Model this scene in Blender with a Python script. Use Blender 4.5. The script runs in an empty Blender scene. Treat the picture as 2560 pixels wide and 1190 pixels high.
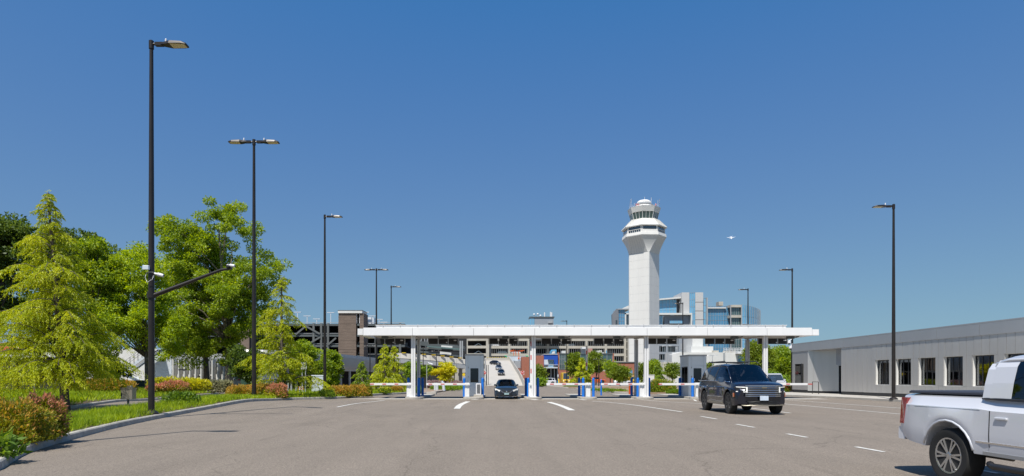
import bpy, math, random
import numpy as np
from mathutils import Vector
R = random.Random(7)
rng = np.random.default_rng(7)
C = bpy.context.scene.collection
S = bpy.context.scene
# ---------------------------------------------------------------- camera, sky, sun
F, CX, CY, EYE = 1560.0, 1236.0, 946.0, 1.53
cam = bpy.data.objects.new('camera', bpy.data.cameras.new('camera'))
C.objects.link(cam); S.camera = cam
cam.location = (0, 0, EYE); cam.rotation_euler = (math.pi / 2, 0, 0)
cam.data.sensor_width = 36; cam.data.lens = 36 * F / 2560
cam.data.shift_x = (1280 - CX) / 2560; cam.data.shift_y = (CY - 595) / 2560
cam.data.clip_start = .1; cam.data.clip_end = 9000
SUN_EL, SUN_AZ = math.radians(61), math.radians(24)
w = bpy.data.worlds.new('World'); S.world = w; w.use_nodes = True
nt = w.node_tree; bg = nt.nodes['Background']
sky = nt.nodes.new('ShaderNodeTexSky'); sky.sky_type = 'NISHITA'; sky.sun_disc = False
sky.sun_elevation = SUN_EL; sky.sun_rotation = math.radians(180) + SUN_AZ
sky.altitude = 0; sky.air_density = 1.0; sky.dust_density = .55; sky.ozone_density = 2.2
sc_ = nt.nodes.new('ShaderNodeSeparateColor'); cc_ = nt.nodes.new('ShaderNodeCombineColor'); nt.links.new(sky.outputs[0], sc_.inputs[0])
for i_, (k_, g_) in enumerate(((1.03, .5), (1.12, .62), (3.0, .224))):   # one even colour response over the whole dome: deeper, clearer blue
    q_ = nt.nodes.new('ShaderNodeMath'); q_.operation = 'SUBTRACT'; q_.inputs[1].default_value = .85 if i_ == 0 else 0; nt.links.new(sc_.outputs[i_], q_.inputs[0])
    v_ = nt.nodes.new('ShaderNodeMath'); v_.operation = 'MAXIMUM'; v_.inputs[1].default_value = .06; nt.links.new(q_.outputs[0], v_.inputs[0])
    p_ = nt.nodes.new('ShaderNodeMath'); p_.operation = 'POWER'; p_.inputs[1].default_value = g_; nt.links.new(v_.outputs[0], p_.inputs[0])
    m_ = nt.nodes.new('ShaderNodeMath'); m_.operation = 'MULTIPLY'; m_.inputs[1].default_value = k_; nt.links.new(p_.outputs[0], m_.inputs[0]); nt.links.new(m_.outputs[0], cc_.inputs[i_])
nt.links.new(cc_.outputs[0], bg.inputs[0])
bg.inputs[1].default_value = .085
sd = bpy.data.lights.new('sun', 'SUN'); sun = bpy.data.objects.new('sun', sd); C.objects.link(sun)
sd.energy = 4.4; sd.angle = math.radians(.5); sd.color = (1, .955, .88)
sun.rotation_euler = Vector((math.sin(SUN_AZ) * math.cos(SUN_EL), math.cos(SUN_AZ) * math.cos(SUN_EL), -math.sin(SUN_EL))).to_track_quat('-Z', 'Y').to_euler()
S.view_settings.view_transform = 'Standard'; S.view_settings.look = 'None'
S.view_settings.exposure = .48; S.view_settings.gamma = 1; S.view_settings.use_curve_mapping = False
S.cycles.max_bounces = 8; S.cycles.transparent_max_bounces = 12

# ---------------------------------------------------------------- helpers
def ss(a, b, x):
    t = min(1, max(0, (x - a) / (b - a))); return t * t * (3 - 2 * t)
def zg(x, y):
    return .22 * math.exp(-((y - 34) / 6.5) ** 2) * ss(-6, -11.5, x)
def P(px, py, d): return ((px - CX) * d / F, d, EYE - (py - CY) * d / F)
def G(px, py, dz=0):
    z = 0
    for _ in range(12):
        d = (EYE - z - dz) * F / (py - CY); x = (px - CX) * d / F; z = zg(x, d)
    return (x, d)
def X(px, d): return (px - CX) * d / F
def Z(py, d): return EYE - (py - CY) * d / F
def tag(o, label=None, cat=None, group=None, kind=None):
    if label: o['label'] = label
    if cat: o['category'] = cat
    if group: o['group'] = group
    if kind: o['kind'] = kind
    return o
def T(name, label, cat, loc=(0, 0, 0), rz=0, group=None, kind=None):
    o = bpy.data.objects.new(name, None); C.objects.link(o); o.location = loc; o.rotation_euler = (0, 0, rz)
    o.empty_display_size = .2
    return tag(o, label, cat, group, kind)
def woff(o):
    v = Vector((0, 0, 0))
    while o is not None: v = v + o.location; o = o.parent
    return v
def kids(o): return [c for c in C.objects if c.parent == o]
def copy_tree(o, parent=None, ch=None):
    if ch is None:
        ch = {}
        for q in C.objects:
            if q.parent: ch.setdefault(q.parent.name, []).append(q)
    c = o.copy(); C.objects.link(c); c.parent = parent
    for k in ch.get(o.name, []): copy_tree(k, c, ch)
    return c
def new_obj(name, me, m, parent=None, local=False, loc=None):
    if isinstance(m, (list, tuple)):
        for q in m: me.materials.append(q)
    elif m: me.materials.append(m)
    o = bpy.data.objects.new(name, me); C.objects.link(o)
    if parent is not None:
        o.parent = parent
        if not local:
            of = woff(parent)
            if of.length > 0:
                n = len(me.vertices); a = np.empty(n * 3, 'f'); me.vertices.foreach_get('co', a)
                a = a.reshape(-1, 3) - np.array(of, 'f'); me.vertices.foreach_set('co', a.ravel()); me.update()
    if loc: o.location = loc
    return o
class MB:
    def __init__(s): s.v = []; s.f = []; s.m = []
    def add(s, vs, fs, mi=0):
        n = len(s.v); s.v += [tuple(p) for p in vs]; s.f += [tuple(i + n for i in f) for f in fs]; s.m += [mi] * len(fs); return s
    def box(s, x0, y0, z0, x1, y1, z1, mi=0):
        x0, x1 = min(x0, x1), max(x0, x1); y0, y1 = min(y0, y1), max(y0, y1); z0, z1 = min(z0, z1), max(z0, z1)
        return s.add([(x0, y0, z0), (x1, y0, z0), (x1, y1, z0), (x0, y1, z0), (x0, y0, z1), (x1, y0, z1), (x1, y1, z1), (x0, y1, z1)],
                     [(3, 2, 1, 0), (4, 5, 6, 7), (0, 1, 5, 4), (1, 2, 6, 5), (2, 3, 7, 6), (3, 0, 4, 7)], mi)
    def bbox(s, x0, y0, z0, x1, y1, z1, b=.02, mi=0):   # box with chamfered vertical edges and top
        x0, x1 = min(x0, x1), max(x0, x1); y0, y1 = min(y0, y1), max(y0, y1)
        def ring(z, i): return [(x0 + i + b, y0 + i, z), (x1 - i - b, y0 + i, z), (x1 - i, y0 + i + b, z), (x1 - i, y1 - i - b, z), (x1 - i - b, y1 - i, z), (x0 + i + b, y1 - i, z), (x0 + i, y1 - i - b, z), (x0 + i, y0 + i + b, z)]
        return s.rings([ring(z0, 0), ring(z1 - b, 0), ring(z1, b)], mi=mi)
    def rings(s, rs, caps=True, mi=0, closed=True):
        n = len(rs[0]); v = [p for r in rs for p in r]; f = []
        for j in range(len(rs) - 1):
            for i in range(n if closed else n - 1):
                k = (i + 1) % n; f.append((j * n + i, j * n + k, (j + 1) * n + k, (j + 1) * n + i))
        if caps and closed: f.append(tuple(reversed(range(n)))); f.append(tuple((len(rs) - 1) * n + i for i in range(n)))
        return s.add(v, f, mi)
    def tube(s, pts, rad, n=8, mi=0, caps=True):
        pts = [Vector(p) for p in pts]
        if not isinstance(rad, (list, tuple)): rad = [rad] * len(pts)
        rs = []; u = None
        for i, p in enumerate(pts):
            d = (pts[min(i + 1, len(pts) - 1)] - pts[max(i - 1, 0)])
            d = d.normalized() if d.length > 1e-9 else Vector((0, 0, 1))
            if u is None: u = d.orthogonal().normalized()
            else:
                u = u - d * u.dot(d); u = u.normalized() if u.length > 1e-6 else d.orthogonal().normalized()
            q = d.cross(u)
            rs.append([tuple(p + (u * math.cos(2 * math.pi * k / n) + q * math.sin(2 * math.pi * k / n)) * rad[i]) for k in range(n)])
        return s.rings(rs, caps, mi)
    def lathe(s, prof, c=(0, 0, 0), n=16, axis='z', mi=0, caps=True):
        rs = []
        for r, h in prof:
            ring = []
            for k in range(n):
                a = 2 * math.pi * k / n; x, y = r * math.cos(a), r * math.sin(a)
                ring.append((c[0] + x, c[1] + y, c[2] + h) if axis == 'z' else (c[0] + x, c[1] + h, c[2] + y) if axis == 'y' else (c[0] + h, c[1] + x, c[2] + y))
            rs.append(ring)
        return s.rings(rs, caps, mi)
    def prism(s, poly, z0, z1, mi=0):
        return s.rings([[(x, y, z0) for x, y in poly], [(x, y, z1) for x, y in poly]], True, mi)
    def xprism(s, poly, y0, y1, mi=0):  # polygon in xz extruded along y
        return s.rings([[(x, y0, z) for x, z in poly], [(x, y1, z) for x, z in poly]], True, mi)
    def bar(s, a, b, w, h, mi=0):
        a, b = Vector(a), Vector(b); d = (b - a).normalized()
        u = d.cross(Vector((0, 0, 1))); u = u.normalized() if u.length > 1e-6 else Vector((1, 0, 0)); q = u.cross(d)
        def ring(p): return [tuple(p + u * i * w / 2 + q * j * h / 2) for i, j in ((-1, -1), (1, -1), (1, 1), (-1, 1))]
        return s.rings([ring(a), ring(b)], True, mi)
    def build(s, name, m, parent=None, smooth=None, local=False, loc=None):
        me = bpy.data.meshes.new(name); me.from_pydata(s.v, [], s.f)
        if any(s.m): me.polygons.foreach_set('material_index', s.m)
        if smooth:
            me.polygons.foreach_set('use_smooth', [True] * len(s.f))
            if smooth is not True:
                me.update(); fn = [p.normal.copy() for p in me.polygons]; ef = {}
                for p in me.polygons:
                    for e in p.edge_keys: ef.setdefault(e, []).append(p.index)
                sh = [False] * len(me.edges); ca = math.cos(math.radians(smooth))
                for i, e in enumerate(me.edges):
                    fs = ef.get(tuple(sorted(e.vertices)), [])
                    if len(fs) == 2 and fn[fs[0]].dot(fn[fs[1]]) < ca: sh[i] = True
                me.edges.foreach_set('use_edge_sharp', sh)
        me.update()
        return new_obj(name, me, m, parent, local, loc)

MATS = {}
def mat(name, col, rough=.6, metal=0, var=0, scale=3, bump=0, bscale=60, coat=0, spec=.5, emis=None, stretch=None, streak=0):
    if name in MATS: return MATS[name]
    m = bpy.data.materials.new(name); m.use_nodes = True; MATS[name] = m; n = m.node_tree; L = n.links
    b = n.nodes['Principled BSDF']; b.inputs['Base Color'].default_value = (*col, 1); b.inputs['Roughness'].default_value = rough
    b.inputs['Metallic'].default_value = metal; b.inputs['Coat Weight'].default_value = coat; b.inputs['Coat Roughness'].default_value = .04
    b.inputs['Specular IOR Level'].default_value = spec
    if emis: b.inputs['Emission Color'].default_value = (*emis[0], 1); b.inputs['Emission Strength'].default_value = emis[1]
    tc = n.nodes.new('ShaderNodeTexCoord'); mp = n.nodes.new('ShaderNodeMapping'); L.new(tc.outputs['Object'], mp.inputs[0])
    if stretch: mp.inputs['Scale'].default_value = stretch
    if var:
        t = n.nodes.new('ShaderNodeTexNoise'); t.inputs['Scale'].default_value = scale; t.inputs['Detail'].default_value = 6; t.inputs['Roughness'].default_value = .65
        L.new(mp.outputs[0], t.inputs['Vector'])
        r = n.nodes.new('ShaderNodeMapRange'); r.inputs['From Min'].default_value = .25; r.inputs['From Max'].default_value = .75
        r.inputs['To Min'].default_value = 1 - var; r.inputs['To Max'].default_value = 1 + var
        L.new(t.outputs[0], r.inputs[0])
        x = n.nodes.new('ShaderNodeVectorMath'); x.operation = 'SCALE'; x.inputs[0].default_value = col; L.new(r.outputs[0], x.inputs['Scale'])
        L.new(x.outputs[0], b.inputs['Base Color'])
    if bump:
        t2 = n.nodes.new('ShaderNodeTexNoise'); t2.inputs['Scale'].default_value = bscale; t2.inputs['Detail'].default_value = 4
        L.new(mp.outputs[0], t2.inputs['Vector'])
        bm = n.nodes.new('ShaderNodeBump'); bm.inputs['Strength'].default_value = bump; bm.inputs['Distance'].default_value = .02
        L.new(t2.outputs[0], bm.inputs['Height']); L.new(bm.outputs[0], b.inputs['Normal'])
    return m
def leafmat(name, cols, trans=.35, rough=.45, patch=None):
    if name in MATS: return MATS[name]
    m = bpy.data.materials.new(name); m.use_nodes = True; MATS[name] = m; n = m.node_tree; L = n.links
    b = n.nodes['Principled BSDF']; b.inputs['Roughness'].default_value = rough; b.inputs['Specular IOR Level'].default_value = .35
    g = n.nodes.new('ShaderNodeNewGeometry'); tc = n.nodes.new('ShaderNodeTexCoord')
    t = n.nodes.new('ShaderNodeTexNoise'); t.inputs['Scale'].default_value = patch or .8; t.inputs['Detail'].default_value = 3
    L.new(tc.outputs['Object'], t.inputs['Vector'])
    a = n.nodes.new('ShaderNodeMath'); a.operation = 'MULTIPLY_ADD'; a.inputs[1].default_value = 1.8; a.inputs[2].default_value = -.65
    L.new(t.outputs[0], a.inputs[0])
    a2 = n.nodes.new('ShaderNodeMath'); a2.operation = 'MULTIPLY_ADD'; a2.inputs[1].default_value = .5; L.new(g.outputs['Random Per Island'], a2.inputs[0]); 
    a3 = n.nodes.new('ShaderNodeMath'); a3.operation = 'MULTIPLY'; a3.inputs[1].default_value = .6; L.new(a.outputs[0], a3.inputs[0]); L.new(a3.outputs[0], a2.inputs[2])
    r = n.nodes.new('ShaderNodeValToRGB'); cr = r.color_ramp
    for i, c in enumerate(cols):
        p = i / (len(cols) - 1) if len(cols) > 1 else 0
        e = cr.elements[i] if i < 2 else cr.elements.new(p)
        e.position = p; e.color = (*c, 1)
    L.new(a2.outputs[0], r.inputs[0]); L.new(r.outputs[0], b.inputs['Base Color'])
    tr = n.nodes.new('ShaderNodeBsdfTranslucent'); mx = n.nodes.new('ShaderNodeMixShader'); mx.inputs[0].default_value = trans
    h = n.nodes.new('ShaderNodeHueSaturation'); h.inputs['Hue'].default_value = .485; h.inputs['Saturation'].default_value = 1.1; h.inputs['Value'].default_value = 1.5
    L.new(r.outputs[0], h.inputs['Color']); L.new(h.outputs[0], tr.inputs[0])
    L.new(b.outputs[0], mx.inputs[1]); L.new(tr.outputs[0], mx.inputs[2]); L.new(mx.outputs[0], n.nodes['Material Output'].inputs[0])
    return m
def glassmat(name, tint=(.55, .6, .6), see=.4, gcol=(.9, .95, 1), rough=.02, wave=0, refl=.02):
    if name in MATS: return MATS[name]
    m = bpy.data.materials.new(name); m.use_nodes = True; MATS[name] = m; n = m.node_tree; L = n.links
    n.nodes.remove(n.nodes['Principled BSDF'])
    t = n.nodes.new('ShaderNodeBsdfTransparent'); t.inputs[0].default_value = (*[c * see for c in tint], 1)
    gl = n.nodes.new('ShaderNodeBsdfGlossy'); gl.inputs['Roughness'].default_value = rough; gl.inputs[0].default_value = (*gcol, 1)
    f = n.nodes.new('ShaderNodeFresnel'); f.inputs[0].default_value = 1.5
    mx = n.nodes.new('ShaderNodeMixShader'); a = n.nodes.new('ShaderNodeMath'); a.operation = 'MULTIPLY_ADD'; a.inputs[1].default_value = 1.0; a.inputs[2].default_value = refl
    a.use_clamp = True
    L.new(f.outputs[0], a.inputs[0]); L.new(a.outputs[0], mx.inputs[0]); L.new(t.outputs[0], mx.inputs[1]); L.new(gl.outputs[0], mx.inputs[2])
    if wave:
        tt = n.nodes.new('ShaderNodeTexNoise'); tt.inputs['Scale'].default_value = .35; bm = n.nodes.new('ShaderNodeBump'); bm.inputs['Strength'].default_value = wave; bm.inputs['Distance'].default_value = .05
        tc = n.nodes.new('ShaderNodeTexCoord'); L.new(tc.outputs['Object'], tt.inputs['Vector']); L.new(tt.outputs[0], bm.inputs['Height']); L.new(bm.outputs[0], gl.inputs['Normal'])
    L.new(mx.outputs[0], n.nodes['Material Output'].inputs[0])
    return m
def mirror_glass(name, col, rough=.06):   # dark coated facade glass
    return mat(name, col, rough, metal=.0, var=.25, scale=.12, coat=1, spec=1)

# leaf cloud: rhombic leaves, one object
def leaves(name, Cn, D, Ln, W, m, parent=None, bend=0, kind=None):
    Cn = np.asarray(Cn, 'f'); D = np.asarray(D, 'f'); n = len(Cn)
    D = D / (np.linalg.norm(D, axis=1, keepdims=True) + 1e-9)
    rv = rng.normal(size=(n, 3)); Sd = np.cross(D, rv); Sd /= (np.linalg.norm(Sd, axis=1, keepdims=True) + 1e-9)
    Ln = np.broadcast_to(np.asarray(Ln, 'f'), (n,))[:, None]; W = np.broadcast_to(np.asarray(W, 'f'), (n,))[:, None]
    Nn = np.cross(D, Sd)
    a = Cn; b = Cn + D * Ln * .45 + Sd * W * .5 + Nn * bend * Ln; c = Cn + D * Ln; d = Cn + D * Ln * .45 - Sd * W * .5 + Nn * bend * Ln
    V = np.stack([a, b, c, d], 1).reshape(-1, 3)
    me = bpy.data.meshes.new(name); me.vertices.add(4 * n); me.vertices.foreach_set('co', V.ravel().astype('f'))
    me.loops.add(4 * n); me.loops.foreach_set('vertex_index', np.arange(4 * n, dtype='i'))
    me.polygons.add(n); me.polygons.foreach_set('loop_start', np.arange(0, 4 * n, 4, dtype='i'))
    me.update(calc_edges=True)
    o = new_obj(name, me, m, parent)
    if kind: o['kind'] = kind
    return o
def rdir(n, up=0):
    d = rng.normal(size=(n, 3)); d[:, 2] += up; return d / np.linalg.norm(d, axis=1, keepdims=True)

# ---------------------------------------------------------------- materials
def asphalt():
    m = bpy.data.materials.new('asphalt'); m.use_nodes = True; n = m.node_tree; L = n.links; b = n.nodes['Principled BSDF']; b.inputs['Roughness'].default_value = .88
    b.inputs['Specular IOR Level'].default_value = .3
    tc = n.nodes.new('ShaderNodeTexCoord'); o = tc.outputs['Object']
    def noise(sc, det=5, st=None, w=0):
        t = n.nodes.new('ShaderNodeTexNoise'); t.inputs['Scale'].default_value = sc; t.inputs['Detail'].default_value = det; t.inputs['Roughness'].default_value = .6
        if w: t.inputs['Distortion'].default_value = w
        if st:
            mp = n.nodes.new('ShaderNodeMapping'); mp.inputs['Scale'].default_value = st; L.new(o, mp.inputs[0]); L.new(mp.outputs[0], t.inputs['Vector'])
        else: L.new(o, t.inputs['Vector'])
        return t.outputs[0]
    def rmp(i, a, bb, c, d):
        r = n.nodes.new('ShaderNodeMapRange'); r.inputs['From Min'].default_value = a; r.inputs['From Max'].default_value = bb; r.inputs['To Min'].default_value = c; r.inputs['To Max'].default_value = d; L.new(i, r.inputs[0]); return r.outputs[0]
    def mul(a, c):
        q = n.nodes.new('ShaderNodeMath'); q.operation = 'MULTIPLY'; L.new(a, q.inputs[0]); L.new(c, q.inputs[1]); return q.outputs[0]
    vo = n.nodes.new('ShaderNodeTexVoronoi'); vo.inputs['Scale'].default_value = 75; L.new(o, vo.inputs['Vector'])
    sp = n.nodes.new('ShaderNodeSeparateColor'); L.new(vo.outputs['Color'], sp.inputs[0])
    f = rmp(sp.outputs[0], 0, 1, .66, 1.34)
    f = mul(f, rmp(noise(22), .3, .7, .84, 1.16))
    f = mul(f, rmp(noise(.35), .3, .7, .96, 1.04))
    f = mul(f, rmp(noise(.5, 4, (2.2, .12, 1)), .35, .7, 1.05, .93))          # tyre polish along the lanes
    f = mul(f, rmp(noise(.22, 5, (1, .45, 1), 1.6), .52, .72, 1.0, .88))
    f = mul(f, rmp(noise(.9, 2, (2.6, .18, 1), .6), .62, .78, 1.0, .86))
    # fine meandering cracks
    vc = n.nodes.new('ShaderNodeTexVoronoi'); vc.feature = 'DISTANCE_TO_EDGE'; vc.inputs['Scale'].default_value = .17; vc.inputs['Randomness'].default_value = 1
    nn = n.nodes.new('ShaderNodeTexNoise'); nn.inputs['Scale'].default_value = .6; nn.inputs['Detail'].default_value = 5; L.new(o, nn.inputs['Vector'])
    va = n.nodes.new('ShaderNodeVectorMath'); va.operation = 'MULTIPLY_ADD'; va.inputs[1].default_value = (2.2, 2.2, 0); L.new(nn.outputs['Color'], va.inputs[0]); L.new(o, va.inputs[2]); L.new(va.outputs[0], vc.inputs['Vector'])
    crack = rmp(vc.outputs['Distance'], 0, .005, .72, 1)
    f = mul(f, crack)
    v = n.nodes.new('ShaderNodeVectorMath'); v.operation = 'SCALE'; v.inputs[0].default_value = (.196, .165, .134); L.new(f, v.inputs['Scale']); L.new(v.outputs[0], b.inputs['Base Color'])
    bm = n.nodes.new('ShaderNodeBump'); bm.inputs['Strength'].default_value = .35; bm.inputs['Distance'].default_value = .006; L.new(sp.outputs[1], bm.inputs['Height']); L.new(bm.outputs[0], b.inputs['Normal'])
    return m
M_ASPH = asphalt()
M_GROUND = mat('far_ground', (.12, .12, .09), .9, var=.3, scale=.05)
M_CONC = mat('concrete', (.40, .375, .335), .85, var=.18, scale=2.5, bump=.3, bscale=40)
M_KERB = mat('kerb_concrete', (.37, .35, .31), .9, var=.35, scale=3, bump=.5, bscale=50)
M_CONCW = mat('pale_concrete', (.42, .395, .355), .85, var=.1, scale=.3, bump=.15, bscale=12)
M_CONCL = mat('light_parapet_concrete', (.66, .63, .57), .85, var=.1, scale=.3)
M_CONCG = mat('garage_concrete', (.44, .415, .36), .85, var=.14, scale=.4)
M_PAINT = mat('road_paint', (.60, .59, .55), .75, var=.38, scale=7)
M_SOIL = mat('bark_mulch', (.075, .05, .035), .95, var=.5, scale=14, bump=1, bscale=30)
M_WHITE = mat('white_painted_metal', (.73, .73, .73), .4, var=.05, scale=.8, stretch=(1.5, 1, .3))
M_WHITED = mat('white_wall', (.62, .62, .60), .6, var=.07, scale=.5)
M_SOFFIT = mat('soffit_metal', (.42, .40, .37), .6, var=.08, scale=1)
M_GREY = mat('grey_metal', (.44, .45, .46), .42, metal=.35, var=.06, scale=1)
M_GREYP = mat('grey_panel', (.70, .75, .80), .4, metal=.35, var=.05, scale=.7)
M_ALU = mat('aluminium_panel', (.58, .57, .555), .33, metal=.55, var=.06, scale=1.2, stretch=(1, 1.6, .12))
M_ALU2 = mat('aluminium_panel_band', (.46, .455, .45), .33, metal=.55, var=.05, scale=.7, stretch=(1, 1, .2))
M_DARKM = mat('bronze_pole', (.028, .023, .021), .38, metal=.3, var=.25, scale=2)
M_BLACK = mat('black_plastic', (.012, .012, .013), .5)
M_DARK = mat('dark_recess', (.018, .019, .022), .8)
M_STEEL = mat('stainless', (.30, .27, .22), .4, metal=.5, var=.1, scale=4)
M_STEELD = mat('painted_dark_steel', (.085, .10, .105), .55, var=.15, scale=1)
M_BLUE = mat('blue_bollard', (.002, .13, .52), .45, var=.1, scale=6)
M_BLUEW = mat('blue_wall', (.012, .07, .38), .5, var=.08, scale=.5)
M_RED = mat('red_stripe', (.55, .03, .02), .45)
M_LED = mat('led_panel', (.62, .55, .30), .35, var=.3, scale=22)
M_WHITEP = mat('white_plastic', (.68, .68, .70), .35)
M_YEL = mat('yellow_paint', (.72, .50, .02), .5)
M_ORANGE = mat('orange_paint', (.60, .10, .015), .5)
M_GREENP = mat('green_paint', (.04, .42, .22), .5)
M_BARK = mat('bark', (.10, .085, .068), .95, var=.4, scale=5, bump=.8, bscale=18)
M_BARKL = mat('pale_bark', (.20, .17, .135), .95, var=.4, scale=5, bump=.6, bscale=18)
M_SLATE = mat('slate_panel', (.17, .18, .20), .5, var=.05)
M_SLATE2 = mat('blue_grey_panel', (.27, .30, .34), .5, var=.06)
M_BRICKF = mat('far_brick', (.33, .125, .08), .85, var=.16, scale=3)
M_MASON = mat('brown_masonry', (.165, .125, .10), .9, var=.3, scale=1.2, bump=.5, bscale=6, stretch=(.5, .5, 4))
M_GREEN = mat('green_cabinet', (.03, .07, .045), .5)
M_TIRE = mat('tyre_rubber', (.018, .018, .018), .85, bump=.2, bscale=80)
M_RIM = mat('alloy', (.55, .56, .58), .25, metal=.9)
M_RIMD = mat('dark_alloy', (.10, .10, .11), .3, metal=.8)
M_CHROME = mat('chrome', (.75, .76, .78), .12, metal=1)
M_LAMP = mat('headlight', (.8, .8, .78), .1, coat=1, emis=((1, .95, .85), .25))
M_LAMPR = mat('tail_lamp', (.28, .012, .01), .15, coat=1)
M_TRIM = mat('dark_trim', (.02, .02, .022), .45)
M_SKIN = mat('skin', (.42, .24, .17), .6)
M_SHIRT = mat('grey_shirt', (.16, .20, .20), .9)
M_HAIR = mat('brown_hair', (.03, .018, .01), .8)
M_SEAT = mat('seat_cloth', (.03, .03, .032), .9)
M_GLASS = glassmat('clear_glass', (.62, .72, .68), .72)
M_GLASSW = glassmat('window_glass', (.62, .72, .68), .72, refl=.16, wave=.15)
M_GLASSD = glassmat('tinted_glass', (.3, .34, .4), .28)
M_GLASSF = mirror_glass('facade_glass', (.07, .21, .36))
M_GLASSB = mirror_glass('blue_facade_glass', (.15, .38, .58))
M_GLASSG = mirror_glass('green_facade_glass', (.045, .085, .085))
M_WINK = mirror_glass('dark_window', (.03, .04, .05))
L_GRASS = leafmat('grass_blades', [(.10, .17, .012), (.34, .46, .02), (.60, .66, .035)], .45, patch=.9)
L_CEDAR = leafmat('golden_cedar_needles', [(.17, .25, .010), (.46, .51, .016), (.74, .71, .03)], .44, patch=1.3)
L_MAPLE = leafmat('bright_leaves', [(.15, .24, .014), (.34, .45, .024), (.56, .62, .04)], .5, patch=.5)
L_OAK = leafmat('mid_green_leaves', [(.10, .18, .018), (.28, .38, .028), (.54, .60, .05)], .48, patch=.45)
L_DARK = leafmat('dark_green_leaves', [(.05, .09, .018), (.11, .17, .025), (.21, .28, .045)], .4, patch=.4)
L_FAR = leafmat('far_leaves', [(.11, .17, .02), (.22, .29, .028), (.38, .43, .04)], .42, patch=.4)
L_LIME = leafmat('lime_leaves', [(.12, .22, .02), (.22, .33, .03), (.34, .42, .04)], .35, patch=.6)
L_YEL = leafmat('yellow_leaves', [(.45, .48, .02), (.65, .62, .03), (.75, .65, .03)], .4)
L_NANG = leafmat('nandina_green', [(.09, .12, .012), (.24, .26, .02), (.44, .36, .04)], .35, patch=2)
L_NANO = leafmat('nandina_orange', [(.42, .36, .05), (.56, .35, .07), (.56, .28, .12)], .38, patch=1.5)
L_NANP = leafmat('nandina_pink', [(.50, .26, .14), (.62, .30, .17), (.62, .38, .14)], .4, patch=1.5)
L_BROAD = leafmat('broad_leaf', [(.07, .13, .02), (.16, .27, .03), (.38, .45, .06)], .35, patch=3)
L_LAV = leafmat('lavender_grass', [(.30, .18, .19), (.40, .28, .25), (.34, .32, .16)], .3, patch=1)
L_RED = leafmat('red_leaves', [(.25, .02, .02), (.4, .04, .03), (.35, .1, .03)], .3)
# ---------------------------------------------------------------- ground
MB().box(-3000, -500, -1.2, 3000, 4000, -.03).build('ground', M_GROUND).__setitem__('kind', 'structure')
def heightsheet(name, xs, ys, dz, m):
    b = MB(); n = len(xs)
    b.v = [(x, y, zg(x, y) + dz) for y in ys for x in xs]
    b.f = [(j * n + i, j * n + i + 1, (j + 1) * n + i + 1, (j + 1) * n + i) for j in range(len(ys) - 1) for i in range(n - 1)]; b.m = [0] * len(b.f)
    o = b.build(name, m, smooth=True); o['kind'] = 'structure'; return o
heightsheet('road', [-120, -60, -40, -30, -24, -20] + [-18 + .5 * i for i in range(28)] + [-3, 0, 10, 30, 60, 120], [-30, 0, 8, 12] + [14 + 1. * i for i in range(46)] + [70, 100, 140, 200, 330], 0, M_ASPH)

def resample(pts, n):
    pts = [Vector((p[0], p[1])) for p in pts]; L = [0]
    for a, b in zip(pts, pts[1:]): L.append(L[-1] + (b - a).length)
    out = []
    for i in range(n):
        t = L[-1] * i / (n - 1); k = max(j for j in range(len(L)) if L[j] <= t + 1e-9); k = min(k, len(pts) - 2)
        u = (t - L[k]) / (L[k + 1] - L[k]); out.append(pts[k].lerp(pts[k + 1], min(u, 1)))
    return out
def smooth_poly(pts, it=2):
    pts = [Vector((p[0], p[1])) for p in pts]
    for _ in range(it):
        q = [pts[0]]
        for a, b in zip(pts, pts[1:]): q += [a.lerp(b, .25), a.lerp(b, .75)]
        pts = q + [pts[-1]]
    return pts
def polylen(p): return sum((Vector((b[0], b[1])) - Vector((a[0], a[1]))).length for a, b in zip(p, p[1:]))
# kerb: profile swept along a line, side = +1 body lies to the left of travel
def kerb(pts, side, width=.20, h=.16, sec=2.4, step=.6, name='kerb', m=M_KERB):
    root = bpy.data.objects.new(name, None); C.objects.link(root); root['kind'] = 'structure'
    L = polylen(pts); ns = max(1, round(L / sec)); per = max(2, round(sec / step)); fine = resample(pts, ns * per + 1)
    nr = []
    for i, p in enumerate(fine):
        d = fine[min(i + 1, len(fine) - 1)] - fine[max(i - 1, 0)]; d.normalize(); nr.append((Vector((-d.y, d.x)) * side, d))
    for s in range(ns):
        rs = []; j = R.uniform(-.006, .006)
        for k in range(per + 1):
            i = s * per + k; p = fine[i].copy(); n, d = nr[i]
            if k == 0: p += d * .006
            if k == per: p -= d * .006
            z = zg(p.x, p.y)
            prof = [(0, -.05), (.02, h - .03 + j), (.045, h + j), (width - .01, h + j), (width, h - .01 + j), (width, -.05)]
            rs.append([(p.x + n.x * a, p.y + n.y * a, z + b) for a, b in prof])
        if side > 0: rs = [list(reversed(r)) for r in rs]
        MB().rings(rs).build('kerb_section', m, root)
    return root
def lawn(front, back, n, m_, dz, name, mt, hump=.12):
    f = resample(front, n); b = resample(back, n); g = MB(); v = []
    for i in range(n):
        for j in range(m_ + 1):
            t = j / m_; p = f[i].lerp(b[i], t); v.append((p.x, p.y, zg(p.x, p.y) + dz + hump * math.sin(math.pi * t)))
    g.v = v; w_ = m_ + 1
    g.f = [(i * w_ + j, i * w_ + j + 1, (i + 1) * w_ + j + 1, (i + 1) * w_ + j) for i in range(n - 1) for j in range(m_)]; g.m = [0] * len(g.f)
    o = g.build(name, mt, smooth=True); return o, f, b
kp = [(-6.3, 3.5), (-7.2, 6.5)] + [G(*p) for p in ((0, 1182), (35, 1152), (70, 1133), (141, 1110), (211, 1091), (281, 1072), (369, 1052), (457, 1035), (563, 1015), (633, 1004), (703, 1000.5), (809, 998), (861, 996.5), (900, 992), (950, 988), (1015, 985))]
kp += [(-8.9, 66), (-9.6, 74)]
KF = smooth_poly(kp)
kerb(KF, +1)
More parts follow.
